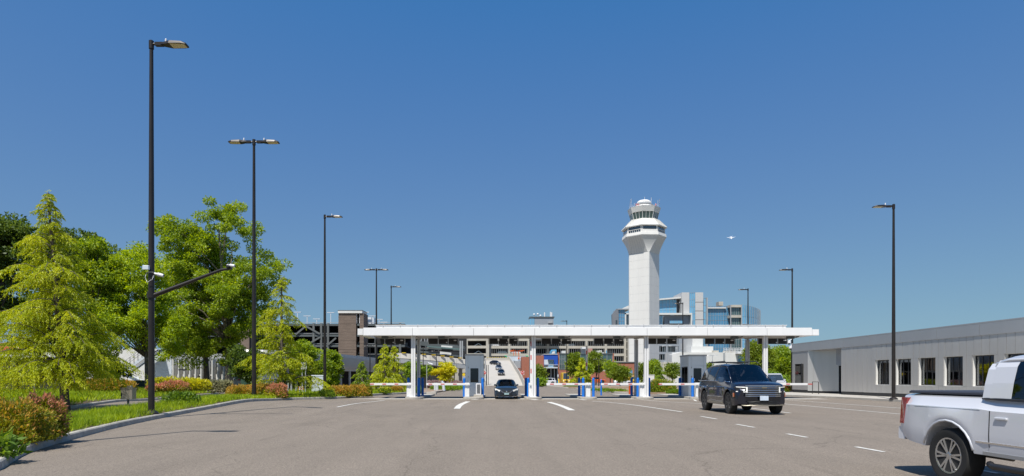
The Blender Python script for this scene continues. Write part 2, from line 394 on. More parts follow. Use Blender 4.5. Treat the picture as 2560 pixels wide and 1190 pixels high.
def offs(pts, d):
    out = []
    for i, p in enumerate(pts):
        q = pts[min(i + 1, len(pts) - 1)] - pts[max(i - 1, 0)]; q.normalize(); out.append(p + Vector((-q.y, q.x)) * d)
    return out
bk = [(-15, 3.5), (-17, 12), (-18, 20), G(110, 1038, .33), G(176, 1028, .33), G(300, 1009, .33), G(410, 1000, .33), G(480, 994, .33), G(535, 987, .33)]
BK = smooth_poly([Vector(p) for p in bk])
kerb(list(BK), -1, h=.13)
fk = [(-26, 18), (-24.5, 26), G(80, 1030), G(176, 1022), G(240, 1013), G(300, 1004.5), G(420, 996), G(485, 990.5), G(545, 985.5)]
FK = smooth_poly([Vector(p) for p in fk])
kerb(list(FK), +1, h=.13)
BACK_FULL = list(BK) + [Vector((-26, 66)), Vector((-22, 74))]
verge, vf, vb = lawn(offs(KF, .202), offs(BACK_FULL, -.2), 70, 8, .13, 'planting_bed', M_SOIL, .05); verge['kind'] = 'structure'
bed2, b2f, b2b = lawn(offs(FK, .202), [(-46, 20), (-46, 40), (-44, 55), (-36, 66)], 40, 8, .13, 'planting_bed', M_SOIL, .3); bed2['kind'] = 'structure'

def scatter_strip(f, b, n_per_m2, tmin=.0, tmax=1., ylim=None, pred=None, hump=.05, dz=.13):
    pts = []
    for i in range(len(f) - 1):
        w_ = (b[i] - f[i]).length * (tmax - tmin); l = (f[i + 1] - f[i]).length; k = w_ * l * n_per_m2(f[i].y)
        k = int(k) + (R.random() < k % 1)
        u = rng.random((k, 2)); u[:, 1] = tmin + u[:, 1] * (tmax - tmin)
        for a, t in u:
            p = f[i].lerp(f[i + 1], a).lerp(b[i].lerp(b[i + 1], a), t)
            if pred and not pred(p.x, p.y): continue
            pts.append((p.x, p.y, zg(p.x, p.y) + dz + hump * math.sin(math.pi * t)))
    return np.array(pts)
# ---- concrete apron, islands, sidewalk, markings
def sheet(name, poly, z, m):
    b = MB(); b.add([(x, y, z) for x, y in poly], [tuple(range(len(poly)))]); o = b.build(name, m); o['kind'] = 'structure'; return o
sheet('concrete_apron', [(-11, 45.7), (24.6, 45.7), (24.6, 47.9), (-11, 47.9)], .004, M_CONC)
def strip(pts, wid, name='lane_line', z=.009, taper=None):
    pts = smooth_poly(pts) if len(pts) > 2 else [Vector(p) for p in pts]
    pts = resample(pts, max(2, int(polylen(pts) / .8) + 2)); L, Rr = [], []
    for i, p in enumerate(pts):
        d = pts[min(i + 1, len(pts) - 1)] - pts[max(i - 1, 0)]; d.normalize(); n = Vector((-d.y, d.x)) * wid / 2
        L.append((p.x + n.x, p.y + n.y, zg(p.x, p.y) + z)); Rr.append((p.x - n.x, p.y - n.y, zg(p.x, p.y) + z))
    b = MB(); n = len(L); b.v = L + Rr; b.f = [(n + i, n + i + 1, i + 1, i) for i in range(n - 1)]; b.m = [0] * len(b.f)
    o = b.build(name, M_PAINT); o['kind'] = 'structure'
strip([G(843, 1018), G(900, 1007.5), G(962, 1001)], .14)
strip([G(1142, 1022), G(1150, 1012), G(1170, 1004)], .32)
strip([G(1372, 1005.5), G(1400, 1013), G(1430, 1026)], .32)
strip([G(1480, 1003), G(1560, 1009), G(1705, 1030)], .14)
strip([(10.4, 44.8), G(1666, 1005), G(1758, 1009), G(1880, 1021), G(1976, 1033)], .14)
strip([(20.6, 44.5), (20.7, 40), (20.9, 22)], .13); strip([(17.35, 44.5), (17.35, 20)], .13)
strip([(14.3, 44.8), (13.6, 42)], .14)
strip([(6.2, 45.2), (6.45, 44)], .3); strip([(2.75, 45.2), (3.0, 44.2)], .5); strip([(-1.6, 45.2), (-1.2, 44.7)], .4)
for a, b_ in ((25.1, 23.4), (20.75, 19.4), (17.17, 16.13), (13.9, 12.95), (10.9, 10.0), (7.5, 6.6), (4.1, 3.2)):
    strip([(8.05 + (.25 if a > 25 else 0), a), (8.08 + (.25 if a > 25 else 0), b_)], .11, 'lane_dash')
def island(px, w_, y0, y1, nm='traffic_island'):
    x = X(px, 45.9); r = w_ / 2; poly = [(x - r, y1), (x - r, y0 + r)]
    poly += [(x - r * math.cos(a), y0 + r - r * math.sin(a)) for a in [math.pi * k / 10 for k in range(1, 10)]] + [(x + r, y0 + r), (x + r, y1)]
    b = MB(); b.rings([[(a, c, -.02) for a, c in poly], [(a, c, .13) for a, c in poly], [(x + (a - x) * .97, y0 + r + (c - y0 - r) * .985, .15) for a, c in poly]])
    o = b.build(nm, M_CONC); o['kind'] = 'structure'; return o
ISL = [(1033, 1.25), (1183, 1.5), (1334, 1.25), (1473, 1.25), (1614, 1.3), (1755, 1.45), (1910, 1.3)]
for px, w_ in ISL: island(px, w_, 45.55, 56)
# sidewalk on the right
sw = MB(); swp = [(24.8, 53.5), (26.0, 47.5), (26.35, 41), (26.35, 12), (29.98, 12), (29.98, 54), (32.5, 54), (32.5, 57), (29.98, 60), (29.98, 63), (26.5, 63), (24.9, 58)]
sw.prism(swp, -.02, .14); o = sw.build('sidewalk', M_CONC); o['kind'] = 'structure'
# ---- beds beyond the plaza
def bed(poly, h, m, name='planting_bed'):
    b = MB(); b.prism(poly, -.02, h); o = b.build(name, m); o['kind'] = 'structure'
M_BARE = mat('dry_bark_bed', (.27, .19, .13), .95, var=.35, scale=2)
bed([(-9.5, 76), (-6.9, 61.5), (-6.3, 63), (-4.6, 104), (-9, 125), (-16, 125)], .15, M_BARE)
bed([(12.9, 61), (20, 60.5), (28, 66), (28, 88), (18, 90), (11.6, 88)], .16, M_BARE)
bed([(11.4, 98), (26, 96), (26, 108), (10.6, 118)], .15, M_BARE)
for pts, sd_ in (([(-6.95, 60.5), (-6.9, 61.5), (-6.3, 63), (-4.6, 104)], 1), ([(12.7, 60.2), (12.4, 70), (11.5, 88)], -1), ([(11.2, 97), (9.5, 132)], -1)):
    kerb([Vector(p) for p in pts], sd_, sec=6, step=3, width=.3, m=M_CONC)
# ---------------------------------------------------------------- toll canopy
YF, YB = 45.5, 49.7
can = T('toll_canopy', 'long flat white canopy roof on white columns spanning the exit lanes', 'canopy', (X(1474, YF), 47.5, 0))
xl, xr = X(900, YF), X(2048, YF); xlb, xrb = xl + 1.0, xr - .9
zb, zt = Z(838.5, YF), Z(818, YF)
b = MB()   # deck body: tapers up towards the rear corner
b.rings([[(xl + .7, YF + .35, zb + .03), (xr - .7, YF + .35, zb + .03), (xr - .7, YF + .35, zt - .04), (xl + .7, YF + .35, zt - .04)],
         [(xl + .7, YB, zb + .03), (xr - .7, YB, zb + .03), (xr - .7, YB, zt - .04), (xl + .7, YB, zt - .04)]])
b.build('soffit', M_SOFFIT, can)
b = MB(); b.box(xl + 1.1, YF + .45, zt - .03, xr - 2.2, YB - .3, zt + .17); b.box(xl + 1.05, YF + .4, zt + .17, xr - 2.15, YB - .25, zt + .20); b.build('roof', M_WHITE, can)
seams = [xl + .22] + [X(p, YF) for p in (1031, 1184, 1337, 1478, 1618, 1769, 1918)] + [xr - .5, xr]
ends = [xl - .18, xl + .21]
for i, (a, c) in enumerate(zip(seams, seams[1:])):
    g = .012
    o_ = MB().rings([[(a + g, YF - .0, zb), (c - g, YF - .0, zb), (c - g, YF + .34, zb + .0), (a + g, YF + .34, zb)],
                [(a + g, YF - .0, zb + .05), (c - g, YF - .0, zb + .05), (c - g, YF + .34, zb + .05), (a + g, YF + .34, zb + .05)],
                [(a + g, YF + .03, zt - .03 - (.12 if c == xr else 0)), (c - g, YF + .03, zt - .03 - (.12 if c == xr else 0)), (c - g, YF + .34, zt - .03 - (.12 if c == xr else 0)), (a + g, YF + .34, zt - .03 - (.12 if c == xr else 0))]]).build('fascia_panel', M_WHITE, can)
MB().box(xl - .18, YF + .02, zb + .04, xl + .205, YF + .34, zt - .1).build('fascia_panel', M_WHITE, can)
MB().box(xl - .18, YF + .352, zb + .04, xl + .3, YB - .1, zt - .1).build('side_fascia', M_WHITE, can)
MB().box(xr - .3, YF + .352, zb + .04, xr, YB - .1, zt - .15).build('side_fascia', M_WHITE, can)
for k in range(25):
    x = xl + 1.6 + k * 1.28
    if x < xr - 2.4: MB().tube([(x, YF + .44, zt + .05), (x, YF + .44, zt + .24)], .03, 6).build('roof_clip', M_GREY, can)
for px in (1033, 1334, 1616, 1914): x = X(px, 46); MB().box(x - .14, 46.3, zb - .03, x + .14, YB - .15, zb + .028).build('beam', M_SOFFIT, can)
for px in (1033, 1334, 1616, 1914):
    for yc, s_, dx in ((46.1, 1, 0), (49.3, .85, 0)):
        x = X(px, 46); w_ = .15 * s_; b = MB()
        b.box(x - w_, yc - .13, .15, x - .02, yc + .13, zb + .028 - (.1 if yc > 46.3 else 0)); b.box(x + .02, yc - .13, .15, x + w_, yc + .13, zb + .028 - (.1 if yc > 46.3 else 0)); b.box(x - .03, yc - .05, .15, x + .03, yc + .05, zb - .01)
        b.box(x - .26, yc - .2, .15, x + .26, yc + .2, .19)
        b.build('column', M_WHITE if yc < 47 else M_GREY, can)  # rear row coloured grey to paint in the shade below the canopy
# overhead lane signs and their junction boxes
lane_names = ['first lane from the left hedge', 'second lane left of the grey booth', 'lane the blue sedan drives through', 'lane right of the raised barrier', 'lane before the control tower shaft', 'lane left of the open booth', 'lane above the dark SUV', 'last lane by the aluminium building']
for i, px in enumerate((974.5, 1108, 1258.5, 1391, 1522, 1655, 1800, 1932)):
    y = 49.62; x = X(px, y); wd = 75 / 31.4; z0 = Z(860, y); z1 = Z(846.5, y) + .02
    s_ = T('lane_sign', 'black three panel signal board over the ' + lane_names[i], 'sign', (x, y, z0), group='lane signs under the canopy')
    for k in range(3):
        x0 = x - wd / 2 + k * wd / 3 + .05; MB().bbox(x0, y, z0, x0 + wd / 3 - .1, y + .14, z1, .015).build('sign_panel', M_BLACK, s_)
    for k in range(4): x0 = x - wd / 2 + k * wd / 3; MB().box(x0 - .022, y - .01, z0 - .03, x0 + .022, y + .06, z1 + .04).build('hanger', M_GREY, s_)
    MB().tube([(x + .28, y - .03, z0 + .12), (x + .28, y, z0 + .12)], .05, 8).build('signal_lens', M_WHITEP, s_); MB().box(x + wd / 3 + .05, y - .03, z0 + .25, x + wd / 3 + .25, y - .001, z0 + .33).build('lane_symbol', M_WHITEP, s_)
    e = MB().box(x - .13, 46.7, zb - .16, x + .33, 47.1, zb + .03)
    e.tube([(x + .33, 46.9, zb - .05), (x + .6, 46.9, zb - .05), (x + .75, 46.9, zb + .02), (x + .8, 47.6, zb + .02)], .03, 6)
    tag(e.build('junction_box', M_STEELD), 'small soffit box with conduit above the ' + lane_names[i], 'junction box', 'boxes on the canopy soffit')

# ---------------------------------------------------------------- barrier gates
def gate(px, label, arm=3.3, up=False, dirn=-1, y=46.25, m=M_WHITE, reds=3):
    x = X(px, y); g = T('barrier_gate', label, 'barrier', (x, y, .15), group='barrier gates across the exit lanes')
    b = MB(); b.bbox(x - .17, y - .18, .19, x + .17, y + .2, 1.2, .025); b.build('cabinet', m, g)
    MB().box(x - .22, y - .2, .15, x + .22, y + .24, .19).build('plinth', M_GREY, g)
    MB().box(x - .12, y - .192, .85, x + .12, y - .178, 1.02).build('cabinet_door', M_GREYP, g)
    MB().tube([(x, y - .30, 1.1), (x, y - .18, 1.1)], .09, 12).build('hub', m, g)
    yb = y - .26
    if not up:
        MB().bbox(x + dirn * arm if dirn < 0 else x - .2, yb - .03, 1.03, x + .2 if dirn < 0 else x + arm, yb + .03, 1.18, .01).build('arm', M_WHITE, g)
        for k in range(reds):
            c = x + dirn * (.9 + .9 * k) if reds > 2 else x + dirn * (1.2 + 1.65 * k)
            MB().box(c - .14, yb - .035, 1.075, c + .14, yb + .035, 1.145).build('stripe', M_RED, g)
    else:
        MB().bbox(x - .075, yb - .03, 1.0, x + .075, yb + .03, 1.1 + arm, .01).build('arm', M_WHITE, g)
        for k in range(3): MB().box(x - .035, yb - .035, 1.9 + k * 1.0, x + .035, yb + .035, 2.25 + k * 1.0).build('stripe', M_RED, g)
    return g
gate(1023, 'white barrier gate with lowered arm beside the leftmost canopy column', 2.85)
gate(1168, 'white barrier gate with lowered arm in front of the grey booth', 3.0)
gate(1327, 'white barrier gate with its arm raised upright against a canopy column', 3.0, up=True, y=46.35)
gate(1470, 'white barrier gate with lowered arm standing left of a lone blue bollard', 3.1)
gate(1604, 'white barrier gate with lowered arm tucked against the third canopy column', 3.05)
gate(1744, 'white barrier gate with lowered arm left of the dark SUV', 2.9, reds=2)
gate(1925, 'white barrier gate behind the dark SUV with arm reaching to the aluminium building', 2.65, dirn=1, reds=2)
y = 50.2; x = X(1466, y)
g = T('raised_barrier', 'distant upright red and white barrier arm above the raised lane between trees', 'barrier', (x, y, .15), group=None)
MB().bbox(x - .15, y - .1, .15, x + .15, y + .2, 1.15, .02).build('cabinet', M_GREYP, g); MB().tube([(x, y - .12, 1.0), (x + .03, y - .12, 2.25)], .02, 6).build('rod', M_DARKM, g)
MB().bbox(x - .07, y - .15, 2.2, x + .07, y - .09, 4.15, .01).build('arm', M_WHITE, g)
for k in range(2): MB().box(x - .04, y - .155, 2.5 + k * .95, x + .04, y - .085, 2.8 + k * .95).build('stripe', M_RED, g)
# bollards
for px, y, lab in ((1021, 47.5, 'blue bollard peeping out behind the gate cabinet of the leftmost column'), (1047.5, 47.1, 'sunlit blue bollard just right of the leftmost canopy column'),
                   (1056.5, 49.8, 'shaded blue bollard behind the leftmost island rear end'), (1160.5, 47.1, 'blue bollard left of the gate cabinet before the grey booth'),
                   (1206.5, 47.1, 'blue bollard right of the air conditioner at the grey booth'), (1315, 49.6, 'shaded blue bollard behind the island right of the blue sedan'),
                   (1320.5, 47.1, 'sunlit blue bollard right of the blue sedan, left of the raised barrier'), (1344.5, 47.1, 'blue bollard just right of the second canopy column'),
                   (1448, 49.6, 'dark shaded blue bollard at the back of the middle island'), (1458, 47.1, 'sunlit blue bollard left of the middle gate cabinet'),
                   (1483.5, 47.1, 'lone sunlit blue bollard right of the middle gate cabinet'), (1503, 56, 'far blue bollard seen in front of the orange pickup'), (1579, 49.6, 'shaded blue bollard at the back of the third column island'),
                   (1594.5, 47.1, 'sunlit blue bollard left of the gate cabinet at the third column'), (1622.5, 47.1, 'blue bollard just behind the third canopy column'),
                   (1699.5, 49.9, 'shaded blue bollard left of the second booth'), (1731.5, 47.1, 'bright blue bollard in front of the second booth door')):
    x = X(px, y); r = .1 if y < 56 else .07; z0 = .15 if y < 55.5 else .004; r = r if y < 49 else r * 1.02
    tag(MB().lathe([(r * 1.05, 0), (r * 1.05, .03), (r, .04), (r, 1.33), (r * .85, 1.4), (r * .4, 1.44)], (0, 0, 0), 14).build('bollard', M_BLUE, smooth=40, loc=(x, y, z0)), lab, 'bollard', 'blue bollards on the lane islands')
x = X(1574, 57); tag(MB().lathe([(.09, 0), (.08, .9), (.1, .95), (.05, 1.05)], (0, 0, 0), 12).build('delineator_post', M_ORANGE, smooth=40, loc=(x, 57, .02)), 'red orange post standing on the lane behind the third island', 'post')
# ---------------------------------------------------------------- booths
def booth(px0, px1, y, dep, ztop, label, win):
    x0, x1 = X(px0, y), X(px1, y); B = T('toll_booth', label, 'booth', ((x0 + x1) / 2, y + dep / 2, .15), group='toll booths')
    b = MB(); t = .06; w_ = x1 - x0
    b.box(x0 + .01, y + dep - t, .15, x1 - .01, y + dep, ztop - .12); b.box(x1 - t, y + t, .15, x1, y + dep - t, ztop - .12)
    b.box(x0, y + .05, .15, x0 + t, y + dep - .06, 1.0); b.box(x0, y + .05, 2.45, x0 + t, y + dep - .06, ztop - .12); b.box(x0, y + .05, 1.0, x0 + t, y + .25, 2.45); b.box(x0, y + dep - .4, 1.0, x0 + t, y + dep - .06, 2.45)
    b.build('wall', M_GREYP, B)
    MB().bbox(x0 - .03, y - .05, ztop - .12, x1 + .03, y + dep + .03, ztop, .02).build('roof', M_GREY, B)
    # front: upper panels
    sp = [(x0, x0 + .2), (x0 + .212, x1 - .212), (x1 - .2, x1)]
    for a, c in sp: MB().box(a, y, 2.5, c, y + .05, ztop - .125).build('wall_panel', M_GREYP, B)
    MB().box(x0, y, .15, x0 + .2, y + .05, 2.49).build('wall_panel', M_GREYP, B); MB().box(x1 - .2, y, .15, x1, y + .05, 2.49).build('wall_panel', M_GREYP, B)
    a, c = x0 + .212, x1 - .212; d = MB(); zs, zw0, zw1 = .17, 1.25, 2.28
    d.box(a, y + .005, zs, c, y + .05, zw0); d.box(a, y + .005, zw1, c, y + .05, 2.49); d.box(a, y + .005, zw0, a + .2, y + .05, zw1); d.box(c - .2, y + .005, zw0, c, y + .05, zw1)
    do = d.build('door', M_GREYP, B)
    f = MB(); f.box(a + .18, y - .01, zw0 - .03, c - .18, y + .004, zw0); f.box(a + .18, y - .01, zw1, c - .18, y + .004, zw1 + .03); f.box(a + .17, y - .01, zw0, a + .2, y + .004, zw1); f.box(c - .2, y - .01, zw0, c - .17, y + .004, zw1); f.build('door_frame', M_TRIM, do)
    MB().box(a + .2, y + .02, zw0, c - .2, y + .03, zw1).build('door_pane', M_GLASSD, do)
    MB().bar((c - .06, y - .04, 1.12), (c - .2, y - .04, 1.12), .02, .02).build('handle', M_STEEL, do)
    for zz in (2.3, 1.6, .5): MB().box(a - .008, y - .014, zz, a + .03, y + .002, zz + .12).build('hinge', M_STEEL, do)
    s_ = MB().box(x0 + .015, y + .25, 1.0, x0 + .025, y + dep - .4, 2.45).build('side_window', M_GLASSD, B)
    MB().box(x0 - .004, y + .25 + (dep - .65) / 2 - .03, 1.0, x0 + .05, y + .25 + (dep - .65) / 2 + .03, 2.45).build('mullion', M_TRIM, B)
    MB().box(x0 + .1, y + dep * .5, .9, x1 - .1, y + dep * .8, .95).build('counter', M_STEELD, B)
    return B, x0, x1
Bo, x0, x1 = booth(1163.5, 1208.5, 47.9, 2.6, Z(885, 47.9), 'grey toll booth with narrow glazed door left of the blue sedan', 0)
Bo2, xx0, xx1 = booth(1721.5, 1766, 47.9, 2.2, Z(886.5, 47.9), 'grey toll booth left of the dark SUV, side window facing the lane', 0)
MB().box(xx0 + .33, 47.885, 1.32, xx0 + .47, 47.897, 1.52).build('notice', M_WHITEP, Bo2)
xa = X(1196.5, 46.9)
ac = T('air_conditioner', 'white slatted air conditioner unit on a concrete pad by the booth', 'air conditioner', (xa, 46.9, .15))
MB().bbox(xa - .2, 46.7, .32, xa + .2, 47.05, 1.15, .02).build('housing', M_WHITEP, ac); MB().box(xa - .12, 46.69, .4, xa + .12, 46.698, 1.07).build('grille', M_DARK, ac)
for k in range(8): MB().box(xa - .125, 46.68, .43 + k * .08, xa + .125, 46.689, .455 + k * .08).build('slat', M_GREY, ac)
tag(MB().bbox(xa - .35, 46.5, .15, xa + .35, 47.3, .315, .02).build('equipment_pad', M_CONC), 'small raised concrete pad under the air conditioner', 'concrete pad')

# ---------------------------------------------------------------- street lamps
def lamp(loc, H_, heads, label, k=1.0, arm=None, grp='tall black street lamps', rz=0, pole_m=None, simple=False):
    L_ = T('street_lamp', label, 'street lamp', loc, rz, grp); pm = pole_m or M_DARKM
    MB().lathe([(.115 * k, 0), (.105 * k, H_ * .4), (.066 * k, H_ - .0)], (0, 0, 0), 14 if not simple else 8).build('pole', pm, L_, smooth=40, local=True)
    if not simple:
        MB().lathe([(.26 * k, 0), (.26 * k, .04), (.2 * k, .1), (.15 * k, .14)], (0, 0, 0), 16).build('base_cover', pm, L_, smooth=40, local=True)
        MB().lathe([(.09 * k, H_ - .28 * k), (.09 * k, H_ + .02), (.05 * k, H_ + .05)], (0, 0, 0), 14).build('pole_cap', pm, L_, smooth=40, local=True)
    for s in heads:
        def q(x, y, z): return (s * x * k, y * k, H_ + z * k)
        b = MB(); b.tube([q(.05, 0, -.10), q(.2, 0, -.10)], .045 * k, 8); b.box(*q(.16, -.07, -.17), *q(.45, .07, -.04))
        if k > 0:
            sec = [(.38, .08, -.14, -.06), (.62, .16, -.155, -.045), (.74, .21, -.155, -.035), (1.18, .21, -.15, -.06), (1.36, .16, -.155, -.11)]
            b.rings([[q(x, -w_, z0), q(x, w_, z0), q(x, w_ * .8, z1), q(x, -w_ * .8, z1)] for x, w_, z0, z1 in sec])
        hd = b.build('lamp_head', pm, L_, local=True)
        if not simple:
            MB().add([q(.76, -.18, -.163), q(1.3, -.15, -.161), q(1.3, .15, -.161), q(.76, .18, -.163)], [(0, 1, 2, 3) if s < 0 else (3, 2, 1, 0)]).build('led_panel', M_LED, hd, local=True)
            for i in range(3):
                for j in range(2): c = q(.85 + i * .17, -.08 + j * .16, -.17); MB().lathe([(.03 * k, 0), (.065 * k, .005)], c, 8).build('lens', M_LED, hd, local=True)
        MB().lathe([(.035 * k, 0), (.035 * k, .1 * k), (.02 * k, .13 * k)], q(.55, 0, -.02), 8).build('photocell', M_WHITEP, hd, local=True)
    return L_
d1 = 23.64; z1_ = .18
P1 = lamp((X(378.5, d1), d1, z1_), Z(104, d1) - z1_, [1], 'tallest nearest black street lamp, carrying a camera arm, on the left verge')
HP = lamp((-12.0, 10.9, .15), 14.2, [1], 'black street lamp on the near left verge whose shadow crosses the asphalt')
lamp((X(635, 41.5), 41.5, .15), Z(350, 41.5) - .15, [1, -1], 'black street lamp with two opposed heads beside the second golden cedar', 1.22)
lamp((X(812, 48.5), 48.5, .2), Z(538, 48.5) - .2, [1], 'slim black street lamp behind the orange hedge, one head pointing right')
lamp((X(941, 71), 71, .1), Z(672, 71) - .1, [1, -1], 'twin headed black street lamp rising behind the left end of the canopy')
lamp((X(978, 84), 84, .1), Z(715, 84) - .1, [1], 'farther black street lamp rising through the small golden conifers')
lamp((X(2234, 41.4), 41.4, .14), Z(512, 41.4) - .14, [-1], 'black street lamp on the right sidewalk before the aluminium building')
R2 = lamp((X(1980.5, 66), 66, .05), Z(672, 66) - .05, [-1], 'black street lamp with white dome cameras at the far building corner')
lamp((X(1870, 87.6), 87.6, .0), Z(722, 87.6), [-1], 'black street lamp in front of the curved glass building')
lamp((X(1707, 104), 104, .0), Z(757, 104), [-1], 'black street lamp right of the control tower shaft')
lamp((X(1417, 137), 137, .0), Z(801.5, 137), [-1], 'small distant black street lamp right of the rooftop antenna room')
lamp((X(2340, -3), -3, .14), 14, [-1], 'black street lamp further along the right sidewalk') if False else None
# lamp 1 extras
x, y = X(378.5, d1), d1
def P1z(py): return Z(py, d1)
arm = MB(); arm.tube([(x + .1, y, P1z(738)), (x + .16, y, P1z(737)), (X(553, d1 - .1), y - .1, P1z(676)), (X(580, d1 - .1), y - .1, P1z(672))], [.1, .085, .05, .045], 12); 
a_ = arm.build('camera_arm', M_DARKM, P1, smooth=40)
MB().lathe([(.155, P1z(745)), (.155, P1z(730))], (x, y, 0), 16).build('collar', M_DARKM, P1, smooth=40)
MB().lathe([(.135, P1z(683)), (.135, P1z(680))], (x, y, 0), 16).build('collar', M_STEEL, P1, smooth=40)
MB().tube([(x - .1, y - .13, P1z(682)), (x - .15, y - .16, P1z(695)), (x - .05, y - .2, P1z(708)), (x + .12, y - .15, P1z(700)), (x + .14, y - .1, P1z(690))], .012, 6).build('cable', M_GREY, P1, smooth=True)
tag(MB().bbox(X(364.5, d1), y - .25, P1z(676), X(380, d1), y - .13, P1z(666), .015).build('equipment_box', M_GREYP), 'small pale equipment box strapped high on the nearest lamp pole', 'equipment box')
def camera(pos, label, s=1, dirn=(1, 0, -.25)):
    x_, y_, z_ = pos; c = T('security_camera', label, 'camera', pos, group='white security cameras'); d = Vector(dirn).normalized(); p = Vector(pos)
    MB().tube([p, p + d * .18 * s], .06 * s, 10).build('mount', M_WHITEP, c, smooth=40)
    q = p + d * .16 * s; MB().tube([q, q + d * .02, q + d * .32 * s, q + d * .34 * s], [.06 * s, .1 * s, .085 * s, .05 * s], 12).build('housing', M_WHITEP, c, smooth=40)
    MB().tube([q + d * .335 * s, q + d * .35 * s], .045 * s, 10).build('lens', M_BLACK, c)
    return c
camera((x + .13, y - .02, P1z(684)), 'white bullet camera on the side of the nearest lamp pole', .72)
camera((X(568, d1 - .1), y - .1, P1z(664)), 'white camera perched on the end of the slanting black arm', .62, (1, -.1, -.12))
MB().lathe([(.1, 0), (.1, .05), (.06, .1)], (X(572, d1 - .1), y - .1, P1z(670)), 12).build('arm_plate', M_BLACK, P1)
def dome(px, py, d, label):
    c = T('dome_camera', label, 'camera', P(px, py, d), group='dome cameras on the corner lamp post'); x_, y_, z_ = P(px, py, d)
    MB().lathe([(.02, .3), (.16, .24), (.2, .05), (.2, 0)], (x_, y_, z_), 14).build('housing', M_WHITEP, c, smooth=40); MB().lathe([(.02, -.16), (.1, -.13), (.15, -.02)], (x_, y_, z_), 12).build('dome', M_BLACK, c, smooth=True)
    MB().tube([(x_, y_, z_ + .25), (X(1979, d), y_, z_ + .4)], .04, 6).build('bracket', M_WHITEP, c)
dome(1972.5, 858, 65.4, 'upper white dome camera left of the corner lamp post'); dome(1977, 871, 65.4, 'lower left white dome camera on the corner lamp post'); dome(1988, 869, 65.4, 'right white dome camera on the corner lamp post')
d = 29; x = X(320.5, d)
cb = T('utility_box', 'small bronze metal control box on a post in the left grass', 'utility box', (x, d, .2))
MB().bbox(X(306.5, d), d - .15, Z(998, d), X(335, d), d + .2, Z(971.5, d), .01).build('cabinet', M_STEEL, cb); MB().box(X(305.5, d), d - .17, Z(971.4, d), X(336, d), d + .22, Z(969.5, d)).build('lid', M_STEEL, cb)
MB().bbox(X(318, d), d - .05, Z(969.4, d), X(330, d), d + .1, Z(964.5, d), .02).build('vent_cap', M_STEEL, cb); MB().box(X(307.5, d), d - .18, Z(990, d), X(309.5, d), d - .155, Z(983, d)).build('latch', M_BLACK, cb)
MB().tube([(x, d, .15), (x, d, Z(998, d))], .05, 8).build('post', M_STEELD, cb)

# ---------------------------------------------------------------- aluminium building on the right
XW = 30.0; zt_ = 5.0; zbd = 4.18
ab = T('office_building', 'long low aluminium clad building with square windows along the right', 'building', (XW, 40, 0))
NW = [48.3 - 2.49 * k for k in range(14)]
core = MB(); wz0, wz1 = 1.03, 2.98
y0_, y1_ = NW[-1] - 1.8, 54.0
core.box(XW + .30, y0_, .1, XW + 9, y1_, .12); core.box(XW + .06, y0_, .42, XW + .3, y1_, wz0 - .02); core.box(XW + .06, y0_, wz1 + .02, XW + .3, y1_, zt_ - .1)
edges = [y0_] + sorted(sum([[c - .88, c + .88] for c in NW], [])) + [y1_]
for a, c in zip(edges[::2], edges[1::2]): core.box(XW + .06, a, wz0 - .02, XW + .3, c, wz1 + .02)
core.box(XW + 8.8, y0_, .1, XW + 9, 63, zt_ - .1); core.box(XW + .06, y0_ - .2, .1, XW + 9, y0_ - .01, zt_ - .1)
core.box(XW + .06, 54, zbd + .02, XW + .3, 62.8, zt_ - .1)
core.build('wall', M_DARK, ab)
MB().box(XW + .02, y0_, .1, XW + .06, y1_ - .002, .40).build('plinth', M_TRIM, ab)
MB().box(XW - .02, y0_ - .2, zt_ - .09, XW + 9.1, 62.9, zt_ + .0).build('roof', M_ALU2, ab)
MB().box(XW + 3.5, y0_, .13, XW + 3.6, y1_, 4.0).build('back_partition', mat('room_wall', (.5, .5, .48), .9), ab)
# vertical cladding panels (.6225 wide) interrupted by the windows
pw = 2.49 / 4; ya = y1_; n_pan = int((y1_ - y0_) / pw)
def wallpanel(a, c, z0, z1): (lambda q: MB().box(XW + q, a + .012, z0, XW + .05, c - .012, z1))(R.choice((0, .004, .010))).build('wall_panel', M_ALU, ab)
for i in range(n_pan + 1):
    c = ya - i * pw; a = max(c - pw, y0_)
    if c - a < .1: continue
    win = next((q for q in NW if a < q + .85 - .01 and c > q - .85 + .01), None)
    if win is None: wallpanel(a, c, .41, zbd)
    else:
        wallpanel(a, c, .41, wz0); wallpanel(a, c, wz1, zbd)
        if a < win - .85: wallpanel(a, win - .85, wz0 + .004, wz1 - .004)
        if c > win + .85: wallpanel(win + .85, c, wz0 + .004, wz1 - .004)
M_REV = mat('reveal_white', (.7, .69, .66), .5)
for i, q in enumerate(NW):
    rv = MB(); t = .02
    rv.box(XW + .051, q + .83, wz0, XW + .32, q + .85, wz1); rv.box(XW + .051, q - .85, wz0, XW + .32, q - .83, wz1); rv.box(XW + .051, q - .829, wz0, XW + .32, q + .829, wz0 + t); rv.box(XW + .051, q - .829, wz1 - t, XW + .32, q + .829, wz1)
    wo = rv.build('window', M_REV, ab)
    f = MB(); xa, xb = XW + .20, XW + .27
    f.box(xa, q - .828, wz0 + .021, xb, q + .828, wz0 + .08); f.box(xa, q - .828, wz1 - .08, xb, q + .828, wz1 - .021)
    for yy in (-.80, -.27, .27, .80): f.box(xa, q + yy - .026, wz0 + .081, xb, q + yy + .026, wz1 - .081)
    f.build('window_frame', M_TRIM, wo)
    MB().box(XW + .23, q - .8, wz0 + .07, XW + .236, q + .8, wz1 - .07).build('pane', M_GLASSW, wo)
    if i in (1, 3): MB().box(XW + .5, q - .1, wz0 - .2, XW + .8, q + .15, wz0 + .62).build('blue_bin', M_BLUE, wo)
